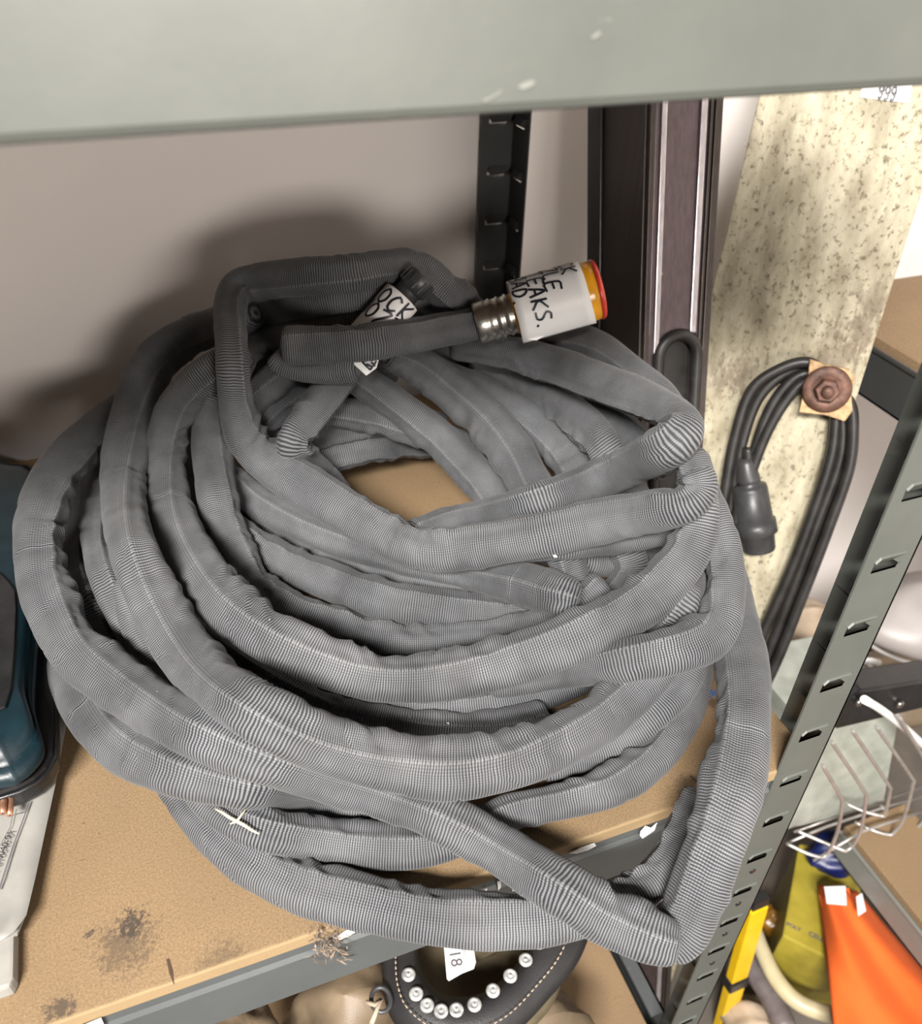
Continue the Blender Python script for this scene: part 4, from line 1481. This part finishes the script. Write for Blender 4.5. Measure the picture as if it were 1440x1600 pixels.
MB().grid(ofn, 30, 30).build('bag_body', 'orange', ob, solid=.02)
for qd in ([(1287, 1386), (1320, 1385), (1322, 1415), (1291, 1412)], [(1337, 1402), (1346, 1396), (1352, 1424), (1340, 1432)]):
    MB().prism([at(a, b, z=zo + .022) for a, b in qd], (0, 0, .002)).build('label_patch', 'label', ob)

yl = thing('yellow_level', 'yellow spirit level with a black grip behind the foot of the slotted post', 'level', at(1110, 1600, y=.70))
yt, ybm = at(1184, 1408, y=.70), at(1096, 1720, y=.61)
ya = norm(yt - ybm)
ywv = norm(np.cross(ya, (0, -1, .3)))
yn = norm(np.cross(ya, ywv))
Lh = np.linalg.norm(yt - ybm) / 2
cY = (yt + ybm) / 2 - ya * .02
MB().obox(cY, ywv, yn, ya, (.025, .013, Lh), .003).build('level_body', 'yellow', yl)
MB().obox(cY + ya * (Lh + .02), ywv, yn, ya, (.022, .012, .016), .003).build('end_cap', 'black', yl)
cg = at(1142, 1542, y=.66)
MB().obox(ybm + ya * np.dot(cg - ybm, ya), ywv, yn, ya, (.029, .018, .022), .006).build('grip', 'black', yl)

q = smooth_path([(1160, 1395), (1174, 1440), (1190, 1485), (1214, 1532), (1250, 1568), (1310, 1588), (1360, 1590)], 8)
tag(MB().tube([at(a, b, z=-1.28) for a, b in q], .021, 14).build('cream_hose', 'cream'), 'curved cream plastic pipe between the yellow level and the orange bag', 'pipe')
q = smooth_path([(1150, 1470), (1180, 1520), (1205, 1560), (1228, 1610)], 8)
tag(MB().tube([at(a, b, z=-1.36) for a, b in q], .030, 14).build('grey_pipe', 'pipe'), 'grey-brown pipe behind the yellow level', 'pipe')
lump('tan_sack', 'canvas', 'tan sack below the grey-brown pipe at the bottom edge', 'sack', 1185, 1615, .09, .10, .08, 2.9, z=-1.47)
M['brownglass'] = plain('dark_amber_plastic', (0.22, 0.10, 0.012), 0.3)
lump('amber_bottle', 'brownglass', 'dark amber rounded item between the cream pipe and the yellow box', 'bottle', 1200, 1440, .032, .04, .05, .2, z=-1.40)

# ------------------------------------------------------------------ lower shelf: riveted leather collar, bags, tag
zl = -.52
lc = thing('leather_collar', 'black leather collar with white rivets under the hose shelf', 'collar', at(740, 1540, z=-.99))
out_ = smooth_path([(590, 1440), (596, 1500), (600, 1560), (625, 1610), (700, 1650), (790, 1625), (858, 1560), (905, 1500), (925, 1440), (930, 1380)], 12)
inn_ = smooth_path([(655, 1440), (653, 1490), (662, 1525), (685, 1550), (718, 1558), (752, 1552), (785, 1530), (812, 1500), (832, 1465), (840, 1400)], 12)
m_ = 60
oi = np.column_stack([np.interp(np.linspace(0, 1, m_), np.linspace(0, 1, len(out_)), out_[:, k]) for k in range(2)])
ii = np.column_stack([np.interp(np.linspace(0, 1, m_), np.linspace(0, 1, len(inn_)), inn_[:, k]) for k in range(2)])
cl = MB()
vs = []
for k in range(m_):
    for s_ in range(7):
        u = s_ / 6
        a, b = ii[k] * (1 - u) + oi[k] * u
        vs.append(at(a, b, z=zl + .012 * math.sin(u * math.pi) - .03 * u ** 2 - .02 * (u < .1)))
cl.add(vs, [(i * 7 + j, (i + 1) * 7 + j, (i + 1) * 7 + j + 1, i * 7 + j + 1) for i in range(m_ - 1) for j in range(6)], True)
cl.build('strap', 'leather', lc, solid=.012)
for a, b in ((638, 1523), (650, 1553), (667, 1571), (689, 1580), (713, 1578), (741, 1570), (770, 1548), (797, 1525), (821, 1500), (842, 1473)):
    c = at(a, b, z=zl + .012)
    MB().lathe(c, c + np.array([0, 0, .006]), [(0, .012), (.3, .012), (.7, .009), (.7, .006), (.4, .0055), (.9, .003), (1, .001)], 16).build('rivet', 'rivet', lc)
for a, b in zip(range(0, m_ - 1), range(1, m_)):
    pass
stc = MB()
for k in range(2, m_ - 2):
    u = .62
    p = at(*(ii[k] * (1 - u) + oi[k] * u), z=zl + .012)
    p2 = at(*((ii[k] * .4 + ii[k + 1] * .6) * (1 - u) + (oi[k] * .4 + oi[k + 1] * .6) * u), z=zl + .012)
    stc.tube([p, p2], .0012, 4)
stc.build('stitching', 'canvas', lc)
ey = at(595, 1562, z=zl + .0)
MB().tube([ey + np.array([.016 * math.cos(a), .020 * math.sin(a), 0]) for a in np.linspace(0, 2 * math.pi, 20, endpoint=False)], .004, 8, closed=True).build('eyelet', 'dgrey_pl', lc)
MB().tube([at(572, 1566, z=zl + .01), at(585, 1570, z=zl + .015), ey + np.array([0, 0, .004]), at(580, 1600, z=zl)], .004, 8).build('cord', 'canvas', lc)

bw = MB()
bc = at(745, 1490, z=zl - .14)


def bfn(i, j):
    a = 2 * math.pi * i
    r_ = .16 * j
    return bc + np.array([r_ * math.cos(a), r_ * math.sin(a) * 1.1, -.05 + .10 * j ** 2])


bw.grid(bfn, 40, 12)
tag(bw.build('felt_dish', 'olive', solid=.01), 'olive-brown felt-lined hollow inside the riveted leather collar', 'dish')
tgm = thing('paper_tag', 'small white paper tag numbered 18 lying over the leather collar', 'tag', at(715, 1500, z=zl + .03))
zg = zl + .035
MB().prism([at(a, b, z=zg) for a, b in [(692, 1462), (736, 1462), (739, 1480), (743, 1504), (740, 1514), (722, 1521), (701, 1533), (698, 1530)]], (0, 0, .0015)).build('tag_paper', 'label', tgm)
A_, B_ = at(702, 1491, z=zg + .002), at(706, 1514, z=zg + .002)
X_ = norm(B_ - A_)
Y_ = np.cross((0, 0, 1), X_)
text_mb('18', A_, X_, Y_, np.linalg.norm(B_ - A_) * .9, .0004, .01).build('printed_number', 'greyink', tgm)
A_, B_ = at(721, 1478, z=zg + .002), at(724, 1494, z=zg + .002)
text_mb('No.', A_, norm(B_ - A_), np.cross((0, 0, 1), norm(B_ - A_)), np.linalg.norm(B_ - A_), .0004).build('printed_word', 'greyink', tgm)

lump('leather_bag', 'brown', 'worn brown leather bag under the beam, left of the riveted collar', 'bag', 545, 1612, .13, .14, .13, .9, z=-.76)
lump('leather_bag', 'brown', 'folded tan leather bag at the bottom left under the beam', 'bag', 380, 1655, .07, .12, .10, 2.4, z=-.66)
lump('leather_bag', 'brown', 'brown leather bag below the riveted collar at the bottom edge', 'bag', 800, 1640, .14, .12, .10, 4.0, z=-.80)
